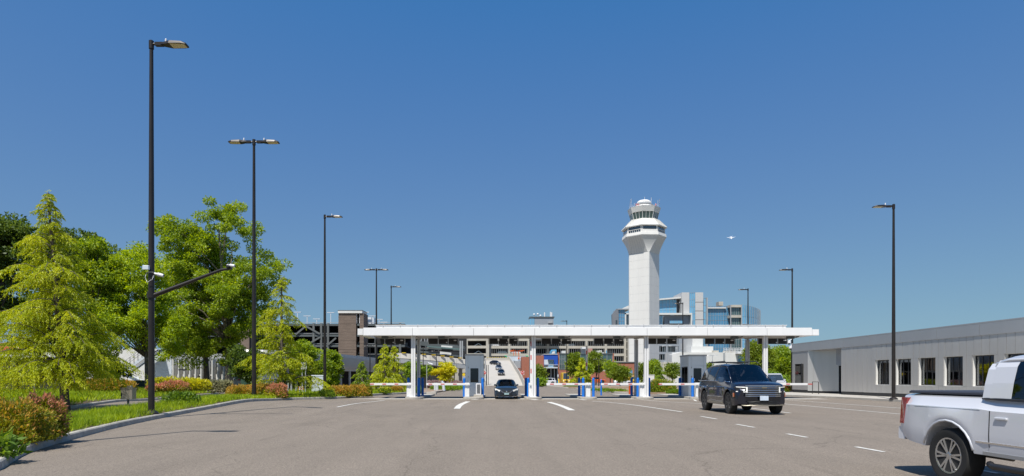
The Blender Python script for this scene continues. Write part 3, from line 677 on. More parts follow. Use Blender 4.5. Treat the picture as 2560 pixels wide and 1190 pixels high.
# roof band panels
c = 62.9; bw = 3.75; cuts = [62.9] + [57.3 + 0 - bw * k for k in range(0, 12)]
cuts = [q for q in cuts if q > y0_] + [y0_ - .2]
for a, c in zip(cuts[1:], cuts): MB().rings([[(XW - .05, a + .012, zbd), (XW - .05, c - .012, zbd), (XW + .055, c - .012, zbd), (XW + .055, a + .012, zbd)], [(XW - .03, a + .012, zt_ - .1), (XW - .03, c - .012, zt_ - .1), (XW + .055, c - .012, zt_ - .1), (XW + .055, a + .012, zt_ - .1)]]).build('band_panel', M_ALU2, ab)
# corner pavilion beyond the inset entrance
pv = MB(); pv.box(XW + .0, 59.72, .42, XW + .05, 60.55, zbd - .01); pv.build('wall_panel', M_ALU2, ab)
pv = MB(); pv.box(XW, 60.56, .42, XW + .05, 62.85, 1.0); pv.box(XW, 60.56, 2.95, XW + .05, 62.85, zbd - .01); pv.box(XW, 62.3, 1.0, XW + .05, 62.85, 2.95); pv.build('wall_panel', M_ALU2, ab)
MB().box(XW + .02, 60.56, 1.0, XW + .03, 62.3, 2.95).build('pane', M_GLASSD, ab); MB().box(XW - .005, 60.9, .95, XW + .06, 61.0, 3.0).build('mullion', M_TRIM, ab)
MB().box(XW + .04, 59.75, .13, XW + .1, 62.8, .415).build('plinth', M_TRIM, ab)
# inset wall facing the camera obliquely, in three sheets, with rounded outer edge
pts = [(30.0, 59.7), (30.35, 59.25), (31.9, 57.3)]
for i, (p, q) in enumerate(zip(pts, pts[1:])):
    p, q = Vector(p), Vector(q); d = (q - p).normalized(); n = Vector((d.y, -d.x)) * .05; p += d * .006; q -= d * .006
    MB().prism([tuple(p), tuple(q), tuple(q - n), tuple(p - n)] if n.x > 0 else [tuple(p), tuple(q), tuple(q + n), tuple(p + n)], .34, 4.21).build('wall_panel', M_ALU, ab)
MB().prism([(30.05, 59.68), (31.95, 57.33), (32.1, 57.45), (30.2, 59.8)], .13, .335).build('plinth', M_TRIM, ab)
MB().box(31.9, 54.0, .14, 31.95, 57.3, 4.21).build('wall', M_DARK, ab)
MB().box(30.06, 54.02, .14, 31.9, 54.06, 4.21).build('entrance_return', M_ALU, ab)
MB().box(31.3, 54.3, 2.75, 31.85, 57.15, 4.21).build('entrance_header', M_SLATE2, ab)
MB().box(XW + .3, 54, 4.215, XW + 3, 62.8, 4.25).build('ceiling', M_GREY, ab)
MB().box(31.6, 57.2, .14, 31.89, 57.28, 2.7).build('door', M_WINK, ab)
x_, y_ = X(2078, 58) , 57.75
tag(MB().bbox(X(2036.5, 57) + .0, 0, 0, X(2036.5, 57) + .01, .01, .01, .001).build('outlet_box', M_GREY), 'x', 'x') if False else None
hr = T('handrail', 'thin black metal hoop rail on the kerb by the building entrance', 'handrail', (X(2038, 56), 56, .14))
for a, c in ((X(2031, 56.4), X(2031, 56.4)), (X(2046, 55.2), X(2046, 55.2))): pass
pA = (X(2031, 56.6), 56.6); pB = (X(2046.5, 55.6), 55.6)
MB().bar((*pA, .14), (*pA, 1.2), .045, .045).build('post', M_TRIM, hr); MB().bar((*pB, .14), (*pB, 1.2), .045, .045).build('post', M_TRIM, hr); MB().bar((*pA, 1.22), (*pB, 1.22), .045, .04).build('rail', M_TRIM, hr)
# ---------------------------------------------------------------- vehicles
def lerp_tab(tab, x):
    if x <= tab[0][0]: return tab[0][1]
    for (a, u), (b, v) in zip(tab, tab[1:]):
        if x <= b: return u + (v - u) * (x - a) / (b - a)
    return tab[-1][1]
def sm_tab(tab, x, h=.06): return (lerp_tab(tab, x - h) + 2 * lerp_tab(tab, x) + lerp_tab(tab, x + h)) / 4
def car(name, cat, label, paint, loc, rz, p, group=None, detail=2, driver=False):
    V = T(name, label, cat, loc, rz, group)
    Lh = p['L'] / 2; r = p['r']; ax = p['ax']; ra = r + p.get('gap', .07); zbm = p['zb']; fp = p.get('fplan', .28); rp = p.get('rplan', .12)
    def plan(x, y):   # plan curvature of nose and tail
        w0 = p['wid'][len(p['wid']) // 2][1]; k = (abs(y) / w0) ** 2.4
        if x > ax[0]: return x - fp * k * ((x - ax[0]) / (Lh - ax[0])) ** 2
        if x < ax[1]: return x + rp * k * ((ax[1] - x) / (Lh + ax[1])) ** 2
        return x
    def arch(x, hw):
        z = 0
        for a in ax:
            if abs(x - a) < ra: z = max(z, r + math.sqrt(ra * ra - (x - a) ** 2))
        return z
    def section(x):
        hw = sm_tab(p['wid'], x); zt = sm_tab(p['top'], x); zb = lerp_tab(p['bot'], x) if 'bot' in p else zbm
        az = arch(x, hw); za = max(zb + .02, az); fl = .0
        for a in ax: fl = max(fl, .03 * max(0, 1 - ((x - a) / (ra * 1.35)) ** 2))
        zs = max(zt - p.get('sh', .16), za + .03); zm = za + (zs - za) * .45; crease = p.get('crease', .012)
        return [(0, zb), (hw - .30, zb), (hw - .295, max(za - .0, zb + .01)), (hw - .02 + fl, za), (hw + fl, za + (zm - za) * .5), (hw + crease * .2 + fl * .8, zm), (hw - .008, zs - .02), (hw - .03, zs), (hw - .09, zt - .02), (hw - .2, zt + .01), (hw * .45, zt + .025 + p.get('crown', .02) * .6), (0, zt + .03 + p.get('crown', .02))]
    xs = sorted(set([round(-Lh + i * (2 * Lh) / 44, 4) for i in range(45)] + sum([[round(a + ra * math.cos(math.pi * k / 14), 4) for k in range(15)] for a in ax], []) + [round(a + s * (ra + .004), 4) for a in ax for s in (1, -1)]))
    rs = []
    for x in xs:
        h = section(x); full = [(plan(x, y), y, z) for y, z in h] + [(plan(x, y), -y, z) for y, z in reversed(h[1:-1])]
        rs.append(full)
    body = MB().rings(rs).build('body', paint, V, smooth=28, local=True)
    def side(x, t, off=.004):  # point on flank, t 0..1 bottom to shoulder
        h = section(x); q = [h[3], h[4], h[5], h[6], h[7]]; s = t * 4; i = min(int(s), 3); u = s - i
        y = q[i][0] + (q[i + 1][0] - q[i][0]) * u; z = q[i][1] + (q[i + 1][1] - q[i][1]) * u
        return plan(x, y), y + off, z
    def sidez(x, z, off=.004):
        lo, hi = 0, 1
        for _ in range(18):
            m_ = (lo + hi) / 2
            if side(x, m_)[2] < z: lo = m_
            else: hi = m_
        return side(x, lo, off)
    def ribbon(nm, pts, wd, m, par, vert=False):   # thin strip following the flank on both sides
        for sg in (1, -1):
            b = MB(); rr = []
            for i, (x, z) in enumerate(pts):
                if vert: A = sidez(x - wd / 2, z); B = sidez(x + wd / 2, z)
                else: A = sidez(x, z - wd / 2); B = sidez(x, z + wd / 2)
                rr.append([(A[0], A[1] * sg, A[2]), (B[0], B[1] * sg, B[2]), (B[0], (B[1] - .01) * sg, B[2]), (A[0], (A[1] - .01) * sg, A[2])])
            b.rings(rr).build(nm, m, par, local=True)
    # wheels
    for a in ax:
        for sg in (1, -1):
            hw = lerp_tab(p['wid'], a); yc = sg * (hw - .13); tw = p.get('tw', .115)
            t = MB().lathe([(r * .62, -tw * .8), (r * .8, -tw), (r * .95, -tw * .95), (r, -tw * .7), (r, tw * .7), (r * .95, tw * .95), (r * .8, tw), (r * .62, tw * .8)], (0, 0, 0), 32, 'y').build('wheel', M_TIRE, V, smooth=35, local=True, loc=(a, yc, r))
            rb = MB(); rw = tw * .82; rm = p.get('rim', M_RIM); mb_dark = MB().lathe([(r * .6, -tw * .6), (r * .6, tw * .6)], (0, 0, 0), 24, 'y')
            mb_dark.build('brake_disc', M_TRIM, t, local=True)
            rb.rings([[( rr_ * math.cos(2 * math.pi * k / 28), sg * yy, rr_ * math.sin(2 * math.pi * k / 28)) for k in range(28)] for rr_, yy in ((r * .67, rw * .9), (r * .655, rw * 1.08), (r * .60, rw * 1.05), (r * .58, rw * .6))], caps=False)
            ns = p.get('spokes', 5)
            for k in range(ns):
                for dd in ((-.1, .1) if ns < 8 else (0,)):
                    an = 2 * math.pi * k / ns + dd * 1.5; A = (r * .1 * math.cos(an - dd), sg * rw * .86, r * .1 * math.sin(an - dd)); B = (r * .62 * math.cos(an), sg * rw * .95, r * .62 * math.sin(an)); rb.bar(A, B, .03 * r / .36, .026 * r / .36)
            rb.lathe([(r * .14, rw * .7 * sg), (r * .14, rw * .98 * sg), (r * .08, rw * 1.04 * sg)], (0, 0, 0), 14, 'y')
            rb.build('rim', rm, t, local=True)
    # greenhouse
    g = p['gh']; gx = g['x']  # list of (x, zbelt, zroof, wbelt, wroof, tag)
    M_G = p.get('glass', M_GLASSD)
    def gsec(s):
        x, zb_, zr, wb, wr = s[:5]; ms = lambda t, u: wb + (wr - wb) * t + u
        pr = [(wb, zb_), (ms(.33, .012), zb_ + (zr - zb_) * .36), (ms(.72, .016), zb_ + (zr - zb_) * .72), (wr, zr - .075), (wr - .06, zr - .025), (wr - .2, zr), (0, zr + .02)]
        return pr
    fx = g.get('wcurve', .1)
    secs = []
    for j, s in enumerate(gx):
        pr = gsec(s); cv = fx if j == 0 else (fx * .5 if s[5] == 'rf' else (-g.get('rcurve', .06) if j == len(gx) - 1 else 0))
        wb = s[3]; full = [(s[0] + cv * (1 - (y / wb) ** 2), y, z) for y, z in pr]; full += [(q[0], -q[1], q[2]) for q in reversed(full[:-1])]
        secs.append(full)
    n = len(secs[0])
    def part(nm, cells, m, th=0, par=None):
        b = MB(); vs = [q for s in secs for q in s]; b.v = vs; b.f = [(j * n + i, (j + 1) * n + i, (j + 1) * n + i + 1, j * n + i + 1) for j, i in cells]; b.m = [0] * len(b.f)
        used = sorted(set(k for f in b.f for k in f)); mp = {k: q for q, k in enumerate(used)}; b.v = [b.v[k] for k in used]; b.f = [tuple(mp[k] for k in f) for f in b.f]
        return b.build(nm, m, par or V, smooth=50, local=True)
    idx = {s[5]: j for j, s in enumerate(gx)}; rf, rr_ = idx['rf'], idx['rr']; last = len(gx) - 1
    top = list(range(3, n - 4)); sideL = [0, 1, 2]; sideR = [n - 4, n - 3, n - 2]; allr = list(range(n - 1))
    part('windshield', [(j, i) for j in range(0, rf) for i in range(2, n - 3)], M_G)
    part('roof', [(j, i) for j in range(rf, rr_) for i in top], paint)
    part('rear_window', [(j, i) for j in range(rr_, last) for i in range(3, n - 4)], p.get('rglass', M_G))
    part('side_window', [(j, i) for j in range(0, last) for i in sideL], M_G); part('side_window', [(j, i) for j in range(0, last) for i in sideR], M_G)
    for sg in (1, -1):   # pillars and frames as tubes / bars along the shell
        si = 0 if sg > 0 else n - 1
        def pt(j, i, o=.006): q = secs[j][i if sg > 0 else n - 1 - i]; return (q[0], q[1] + sg * o, q[2])
        MB().tube([pt(0, 3, 0), pt(rf, 3, 0)] , .034, 8).build('pillar', paint, V, smooth=True, local=True)
        MB().tube([pt(j, 3, 0) for j in range(rf, last + 1)], .03, 8).build('roof_rail', paint, V, smooth=True, local=True)
        for j, wd, m in g.get('pil', []):
            for q_ in [0]:
                b = MB(); rg = []
                for i in range(4):
                    x_, y_, z_ = pt(j, i, .004); rg.append([(x_ - wd / 2, y_, z_), (x_ + wd / 2, y_, z_), (x_ + wd / 2, y_ - sg * .03, z_), (x_ - wd / 2, y_ - sg * .03, z_)])
                if sg < 0: rg = [list(reversed(q)) for q in rg]
                b.rings(rg).build('pillar', M_TRIM if m == 0 else paint, V, local=True)
        MB().tube([pt(j, 0, .002) for j in range(0, last + 1)], .014, 6).build('window_trim', p.get('btrim', M_TRIM), V, smooth=True, local=True)
        # mirror
        mx = gx[0][0] - .42 + g.get('mx', 0); my = gx[0][3] + .02; mz = gx[0][1] + .07; b = MB(); s_ = p.get('mir', 1)
        b.rings([[(mx + dx * k, sg * (my + yy * s_), mz + zz * k * s_) for dx, zz in ((.06, -.07), (.06, .08), (-.05, .09), (-.07, -.08))] for yy, k in ((.05, .55), (.1, .95), (.2, 1), (.25, .6))] if sg > 0 else [[(mx + dx * k, sg * (my + yy * s_), mz + zz * k * s_) for dx, zz in reversed(((.06, -.07), (.06, .08), (-.05, .09), (-.07, -.08)))] for yy, k in ((.05, .55), (.1, .95), (.2, 1), (.25, .6))])
        b.tube([(mx, sg * (my - .04), mz - .05), (mx, sg * (my + .1), mz - .02)], .025, 6); b.build('mirror', p.get('mirm', paint), V, smooth=45, local=True)
    if detail >= 2:
        for x in p.get('seams', []): ribbon('door_seam', [(x, z) for z in np.linspace(zbm + .1, section(x)[6][1], 7)], .012, M_TRIM, V, True)
        for x, z in p.get('handles', []):
            for sg in (1, -1): A = sidez(x, z, .012); MB().bbox(A[0] - .1, sg * A[1] - .012, z - .013, A[0] + .1, sg * A[1] + .012, z + .013, .006).build('door_handle', p.get('hm', paint), V, local=True)
    # front / rear pieces placed on the nose surface
    wN = p['wid'][len(p['wid']) // 2][1]
    def nose(y, z, off=.0):
        x = Lh + off; return (plan(Lh, y) + off, y, z)
    def facebox(nm, poly, m, th=.02, front=True, par=None, off=.004):
        # polygon in (y,z) on the nose or tail
        pr = []
        for o_ in (off, off - th):
            ring = []
            for y, z in poly:
                ring.append((plan(Lh, y) + o_, y, z) if front else (plan(-Lh, y) - o_, y, z))
            pr.append(ring)
        return MB().rings(pr).build(nm, m, par or V, local=True)
    V['_x'] = 0; del V['_x']
    return V, dict(facebox=facebox, side=side, sidez=sidez, ribbon=ribbon, plan=plan, section=section, Lh=Lh, secs=secs)
def strip_poly(y0, y1, z0, z1, n=6):
    ys = [y0 + (y1 - y0) * i / n for i in range(n + 1)]; return [(y, z0) for y in ys] + [(y, z1) for y in reversed(ys)]
def seat(V, x, y, z, s=1):
    b = MB(); b.rings([[(x + dx, y + dy * s, z + zz) for dx, dy in ((-.1, -.25), (.1, -.25), (.1, .25), (-.1, .25))] for zz, s_, dx0 in ((.0, 1, 0), (.6, .95, 0))]); b.rings([[(x - .04 + dx, y + dy, z + zz) for dx, dy in ((-.05, -.12), (.05, -.12), (.05, .12), (-.05, .12))] for zz in (.64, .84)]); b.build('seat', M_SEAT, V, local=True)
def person_seated(loc, rz, label):   # waist up continuous body with arms to the wheel; local +x is forward
    o = T('person', label, 'person', loc, rz); b = MB(); N = 14
    def ring(z, rx, ry, x=0): return [(x + rx * math.cos(2 * math.pi * k / N), ry * math.sin(2 * math.pi * k / N), z) for k in range(N)]
    b.rings([ring(0, .13, .19, .05), ring(.15, .12, .18, .02), ring(.35, .13, .2, 0), ring(.48, .12, .22, -.01), ring(.54, .09, .19, -.01), ring(.575, .065, .09, 0), ring(.60, .055, .06, .01), ring(.64, .058, .058, .02)])
    for s in (1, -1): b.tube([(0, s * .2, .5), (.1, s * .26, .32), (.2, s * .25, .2), (.36, s * .18, .3), (.44, s * .15, .34)], [.06, .05, .042, .035, .03], 10)
    b.build('shirt', M_SHIRT, o, smooth=True, local=True)
    h = MB(); h.rings([ring(.62, .05, .05, .02), ring(.66, .075, .06, .035), ring(.70, .09, .07, .035), ring(.76, .098, .076, .03), ring(.82, .09, .072, .02), ring(.86, .06, .05, .015)]); h.tube([(.13, 0, .76), (.15, 0, .735), (.125, 0, .725)], .014, 6)
    for s in (1, -1): h.tube([(.03, s * .07, .73), (.03, s * .085, .76)], .015, 6); h.tube([(.44, s * .15, .34), (.5, s * .13, .37)], [.03, .035], 8)
    h.build('head', M_SKIN, o, smooth=True, local=True)
    hh = MB(); hh.rings([ring(.70, .07, .08, -.02), ring(.78, .09, .086, -.005), ring(.84, .095, .082, .012), ring(.88, .07, .06, .015), ring(.895, .02, .02, .015)]); hh.build('hair', M_HAIR, o, smooth=True, local=True)
P_BLUE = mat('navy_car_paint', (.018, .035, .06), .3, metal=.45, coat=1)
P_BLK = mat('dark_suv_paint', (.010, .011, .022), .25, metal=.35, coat=1)
P_WHT = mat('white_car_paint', (.60, .61, .65), .18, coat=1)
P_ORG = mat('orange_car_paint', (.50, .09, .015), .3, coat=1)
P_SIL = mat('silver_car_paint', (.25, .26, .27), .3, metal=.7, coat=1)
P_BLKC = mat('black_car_paint', (.015, .015, .017), .3, coat=1)
sedan = dict(L=4.6, r=.325, ax=(1.38, -1.3), zb=.17, sh=.15, wid=[(-2.3, .78), (-1.9, .86), (0, .885), (1.6, .875), (2.05, .83), (2.3, .76)], fplan=.38,
    top=[(-2.3, .86), (-2.2, .98), (-1.5, 1.02), (0, .96), (.9, .95), (1.5, .90), (2.0, .78), (2.2, .66), (2.3, .55)], spokes=7, rim=M_RIM, mir=.8,
    gh=dict(x=[(1.12, .96, .985, .70, .66, 'wb'), (.72, .95, 1.24, .77, .60, 'wm'), (.3, .96, 1.435, .80, .56, 'rf'), (-.35, .985, 1.47, .80, .56, 'b'), (-1.1, 1.0, 1.42, .78, .54, 'rr'), (-1.5, 1.01, 1.24, .74, .6, 'rm'), (-1.88, 1.02, 1.045, .68, .62, 'rb')], pil=[(3, .07, 0), (4, .12, 1)], mx=.1),
    seams=[.98, -.1, -1.08], handles=[(.05, .82), (-.95, .84)], glass=M_GLASS, rglass=M_GLASS)
def sedan_face(V, k, plate=True):
    fb = k['facebox']
    fb('bumper_intake', strip_poly(-.48, .48, .2, .33), M_BLACK, .05); fb('splitter', strip_poly(-.75, .75, .185, .215), M_CHROME, .03, off=.02)
    gr = fb('grille', [(-.2, .42), (.2, .42), (.40, .66), (-.40, .66)], M_BLACK, .04, off=.012)
    for s in (1, -1):
        b = MB(); b.tube([(k['plan'](k['Lh'], s * .47) + .0, s * .50, .70), (k['Lh'] + .0, s * .27, .5), (k['Lh'] + .02, s * .15, .44), (k['Lh'] + .03, 0, .42)], .016, 6); b.build('grille_trim', M_CHROME, gr, local=True)
        pl = [(s * .5, .56), (s * .84, .66), (s * .86, .78), (s * .72, .76), (s * .47, .66)]
        if s < 0: pl = pl[::-1]
        b = MB(); b.rings([[(k['plan'](k['Lh'], y) + o_ - (abs(y) - .5) * .55 + .02, y, z) for y, z in pl] for o_ in (.03, -.3)]); h = b.build('headlight', M_LAMP, V, local=True)
        fb('fog_lamp', [(s * a, z) for a, z in (((.6, .27), (.74, .27), (.74, .36), (.6, .36)) if s > 0 else ((.6, .27), (.6, .36), (.74, .36), (.74, .27)))], M_TRIM, .03, off=.006)
    MB().lathe([(.055, 0), (.055, .02), (.03, .03)], (k['Lh'] + .0, 0, .56), 14, 'x').build('badge', M_CHROME, gr, local=True)
    if plate: q = fb('licence_plate', strip_poly(-.17, .17, .34, .47, 2), mat('plate_teal', (.35, .5, .5), .5, var=.2, scale=9), .02, off=.04)
# 1: the sedan leaving lane three
V1, k1 = car('sedan', 'car', 'dark blue sedan driving out of the lane beside the grey booth', P_BLUE, (X(1265, 47.9), 47.9 + .0, .005), -math.pi / 2, sedan)
sedan_face(V1, k1)
for y in (.37, -.37): seat(V1, -.15, y, .45)
MB().box(-1.6, -.7, .9, 1.1, .7, .935).build('cabin_floor', M_SEAT, V1, local=True) if False else None
person_seated((X(1265, 47.9) + .37, 47.9 + .05, .50), -math.pi / 2, 'driver in a grey shirt seated behind the wheel of the blue sedan')
# 2: dark SUV
suv = dict(bot=[(-2.67, .44), (-2.45, .33), (-2, .30), (2.2, .30), (2.5, .31), (2.67, .37)], L=5.35, r=.41, gap=.08, ax=(1.62, -1.45), zb=.30, sh=.2, wid=[(-2.67, .93), (-2.4, 1.0), (0, 1.02), (1.9, 1.02), (2.45, .99), (2.67, .90)], fplan=.3, rplan=.08, crease=.02,
    top=[(-2.67, 1.1), (-2.6, 1.2), (0, 1.2), (.85, 1.2), (1.2, 1.2), (2.0, 1.15), (2.4, 1.09), (2.58, 1.0), (2.67, .86)], spokes=6, rim=M_RIMD, tw=.14, mir=1.25,
    gh=dict(x=[(1.42, 1.18, 1.21, .86, .8, 'wb'), (.98, 1.19, 1.55, .92, .70, 'wm'), (.5, 1.2, 1.83, .955, .65, 'rf'), (-.25, 1.2, 1.88, .955, .655, 'b'), (-1.3, 1.21, 1.86, .945, .655, 'c'), (-2.2, 1.22, 1.79, .925, .64, 'rr'), (-2.6, 1.22, 1.24, .9, .8, 'rb')], pil=[(3, .12, 0), (4, .12, 0), (5, .1, 1)], wcurve=.14),
    seams=[1.08, -.2, -1.25], handles=[(.0, 1.0), (-1.05, 1.02)], hm=M_CHROME, btrim=M_CHROME, mirm=mat('mirror_blue_grey', (.12, .18, .28), .2, metal=.8))
sx, sy = 11.2, 28.62
V2, k2 = car('suv', 'car', 'large black SUV with chrome grille driving toward the viewer past the booths', P_BLK, (sx, sy, .005), -math.pi / 2, suv)
fb = k2['facebox']; Lh = k2['Lh']
gr = fb('grille', strip_poly(-.66, .66, .66, 1.04, 8), M_BLACK, .05, off=.02)
for i, z in enumerate((1.035, .965, .885, .81, .74, .675)): fb('grille_bar', strip_poly(-.68, .68, z - (.013 if i else .02), z + (.013 if i else .02), 10), M_CHROME, .02, par=gr, off=.045)
fb('badge', [(-.09, .95), (.09, .95), (.1, .99), (-.1, .99)], M_STEEL, .02, par=gr, off=.06)
fb('bumper_intake', strip_poly(-.55, .55, .36, .44, 6), M_BLACK, .04, off=.012); fb('lower_grille', strip_poly(-.6, .6, .46, .50, 6), M_BLACK, .04, off=.012); fb('skid_plate', strip_poly(-.8, .8, .33, .365, 8), M_STEEL, .04, off=.03)
for s in (1, -1):
    o1 = [(.62, .80), (.92, .86), (.97, .96), (.95, 1.0), (.62, .99)]
    pl = [(s * a, z) for a, z in o1]; pl = pl if s > 0 else pl[::-1]
    hd = MB().rings([[(k2['plan'](Lh, y) + o_ - max(0, abs(y) - .8) * .8, y, z) for y, z in pl] for o_ in (.03, -.25)]).build('headlight', M_TRIM, V2, local=True)
    for z0, z1 in ((.965, .995), (.80, .835)):
        q_ = [(s * .62, z0), (s * .95, z0 + .02), (s * .95, z1 + .015), (s * .62, z1)]; q_ = q_ if s > 0 else q_[::-1]
        MB().rings([[(k2['plan'](Lh, y) + o_ - max(0, abs(y) - .8) * .8, y, z) for y, z in q_] for o_ in (.045, 0)]).build('light_strip', M_LAMP, hd, local=True)
    q_ = [(s * .61, .8), (s * .655, .8), (s * .655, .995), (s * .61, .995)]; q_ = q_ if s > 0 else q_[::-1]
    MB().rings([[(k2['plan'](Lh, y) + o_, y, z) for y, z in q_] for o_ in (.05, 0)]).build('light_strip', M_LAMP, hd, local=True)
    MB().rings([[(x_, s * (k2['sidez'](x_, .5)[1] + .05), .36), (x_, s * (k2['sidez'](x_, .5)[1] - .1), .36), (x_, s * (k2['sidez'](x_, .5)[1] - .1), .42), (x_, s * (k2['sidez'](x_, .5)[1] + .05), .42)][::s] for x_ in (-.85, 0, 1.0)]).build('running_board', M_STEEL, V2, local=True)
    MB().tube([(-2.1, s * .66, 1.86), (-1.9, s * .66, 1.965), (.2, s * .66, 1.97), (.45, s * .66, 1.88)], .018, 8).build('roof_bar', M_TRIM, V2, smooth=True, local=True)
    a = k2['sidez'](2.32, .72, .006); MB().box(a[0] - .05, s * a[1] - .01, .64, a[0] + .06, s * a[1] + .01, .78).build('side_marker', mat('amber_lens', (.5, .12, .02), .2, coat=1), V2, local=True)
k2['ribbon']('side_trim', [(x_, .62) for x_ in np.linspace(-.9, 1.0, 9)], .03, M_CHROME, V2)
for xx in (-.8, -1.5): MB().box(xx - .03, -.7, 1.93, xx + .03, .7, 1.97).build('roof_bar', M_TRIM, V2, local=True)
fb('licence_plate', strip_poly(-.16, .16, .52, .68, 2), mat('plate_pale', (.55, .62, .72), .5, var=.2, scale=9), .02, off=.06)
MB().tube([(Lh - 1.42, -.8, 1.27), (Lh - 1.40, 0, 1.29), (Lh - 1.42, .7, 1.27)], .012, 6).build('wiper', M_BLACK, V2, local=True)
V2.scale = (1.0, 1.08, 1.17)
for y in (.42, -.42): seat(V2, .1, y, .85)
person_seated((sx + .46, sy - .28, 1.02), -math.pi / 2, 'driver seated behind the windshield of the black SUV')
# 3: white pickup
truck = dict(L=5.9, r=.40, gap=.1, ax=(1.95, -1.75), zb=.50, sh=.14, wid=[(-2.95, .93), (-2.6, 1.0), (0, 1.01), (2.0, 1.01), (2.6, .97), (2.95, .9)], fplan=.2, rplan=.06, crease=.02, crown=.0,
    bot=[(-2.95, .60), (-2.7, .52), (-2.2, .47), (2.2, .47), (2.95, .45)],
    top=[(-2.95, 1.27), (-1.1, 1.27), (-1.05, 1.25), (1.2, 1.22), (1.5, 1.2), (2.5, 1.15), (2.85, 1.08), (2.95, .95)], spokes=6, rim=M_RIM, tw=.14, mir=1.3,
    gh=dict(x=[(1.45, 1.2, 1.24, .86, .8, 'wb'), (1.1, 1.2, 1.5, .92, .74, 'wm'), (.75, 1.22, 1.80, .96, .80, 'rf'), (.0, 1.24, 1.85, .965, .82, 'b'), (-.85, 1.25, 1.84, .96, .82, 'c'), (-1.06, 1.25, 1.80, .95, .81, 'rr'), (-1.17, 1.25, 1.28, .94, .9, 'rb')], pil=[(3, .12, 0), (4, .34, 1), (5, .2, 1)]),
    seams=[1.2, .05, -.98], handles=[(.2, .98), (-.78, 1.0)])
tx, ty = 6.6 + 1.01, 10.3 - 2.95
V3, k3 = car('pickup_truck', 'car', 'white pickup truck with black bed cover leaving at the right edge', P_WHT, (tx, ty, .005), -math.pi / 2, truck)
MB().bbox(-2.82, -.86, 1.29, -1.2, .86, 1.335, .02).build('bed_cover', mat('bed_cover_vinyl', (.03, .033, .045), .6), V3, local=True)
for s in (1, -1):
    b = MB(); A = [(-2.955, .80), (-2.955, 1.22), (-2.74, 1.22), (-2.80, 1.0), (-2.84, .80)]
    rs = [[(k3['plan'](x_, 1.0) - (.008 if x_ < -2.9 else 0), s * (k3['sidez'](max(x_, -2.94), z_)[1] + o_), z_) for x_, z_ in A] for o_ in (.008, -.12)]
    if s < 0: rs = rs[::-1]
    b.rings(rs).build('tail_light', M_LAMPR, V3, local=True)
    MB().tube([(-1.0, s * .98, .38), (-.9, s * 1.02, .36), (1.1, s * 1.02, .36), (1.2, s * .98, .38)], .045, 8).build('running_board', M_TRIM, V3, smooth=True, local=True)
    k = 1
k3['ribbon']('rail_cap', [(x_, 1.10) for x_ in np.linspace(-2.7, -1.15, 8)], .008, M_GREYP, V3)
k3['ribbon']('body_crease', [(x_, .66) for x_ in np.linspace(-1.2, 1.45, 10)], .022, M_CHROME, V3)
for s in (1, -1):
    MB().rings([[(x_, s * (k3['section'](x_)[4][0] + o_), z_) for x_ in (0,) for _ in (0,)] or [] for o_ in ()]) if False else None
# bumper
MB().rings([[(-2.955 - .09 * (1 - (y / .93) ** 4), y, .54), (-2.965 - .09 * (1 - (y / .93) ** 4), y, .62), (-2.955 - .08 * (1 - (y / .93) ** 4), y, .74), (-2.80, y, .74), (-2.80, y, .54)] for y in np.linspace(-.93, .93, 15)]).build('rear_bumper', P_WHT, V3, smooth=30, local=True)
k3['facebox']('tailgate_panel', strip_poly(-.72, .72, .78, 1.22, 6), P_WHT, .02, front=False, off=.012)
# wheel arch lips, fuel door, mud flaps, dark rocker
k3['ribbon']('rocker_panel', [(x_, .515) for x_ in np.linspace(-1.1, 1.3, 10)], .05, M_GREY, V3)
MB().tube([(-2.7, -.55, .42), (-1.2, -.5, .42)], .035, 8).build('exhaust_pipe', M_STEEL, V3, local=True)
for s in (1, -1):
    for a in truck['ax']:
        pts = []
        for t in range(13):
            an = math.pi * t / 12; x_ = a + .515 * math.cos(an); z_ = .40 + .515 * math.sin(an)
            if z_ > .5: pts.append((x_, s * (k3['sidez'](x_, z_)[1] + .0), z_))
        MB().tube(pts, .018, 6).build('arch_lip', P_WHT, V3, smooth=True, local=True)
# 4-6 cars on the descending ramp
def simple_face(V, k, zc=.62):
    fb = k['facebox']; fb('grille', strip_poly(-.35, .35, .38, .58, 4), M_BLACK, .04); fb('licence_plate', strip_poly(-.16, .16, .4, .5, 2), M_WHITEP, .02, off=.03)
    for s in (1, -1):
        pl = [(s * .48, .56), (s * .8, .6), (s * .8, .72), (s * .5, .68)]; pl = pl if s > 0 else pl[::-1]
        MB().rings([[(k['plan'](k['Lh'], y) + o_, y, z) for y, z in pl] for o_ in (.03, -.3)]).build('headlight', M_LAMP, V, local=True)
import copy as _c
sed2 = _c.deepcopy({k: v for k, v in sedan.items() if k not in ('rim', 'glass', 'rglass')}); sed2['glass'] = M_GLASSD
RPT = [(132, 0), (160, 2.4), (185, 4.1), (215, 6.3), (252, 8.8)]
def rz_(y): return lerp_tab(RPT, y)
for px, d_, lab, pm, yaw in ((1253, 160, 'black sedan lowest of the three cars coming down the concrete ramp', P_BLKC, 0), (1247, 184, 'silver sedan middle of the three cars coming down the ramp', P_SIL, .1), (1238.5, 214, 'black sedan turning at the top of the concrete ramp', P_BLKC, .75)):
    V, k = car('ramp_car', 'car', lab, pm, (X(px, d_), d_, rz_(d_) + .02), -math.pi / 2 + yaw, sed2, 'cars coming down the ramp', 1)
    V.rotation_euler = (0, .075, -math.pi / 2 + yaw); simple_face(V, k)
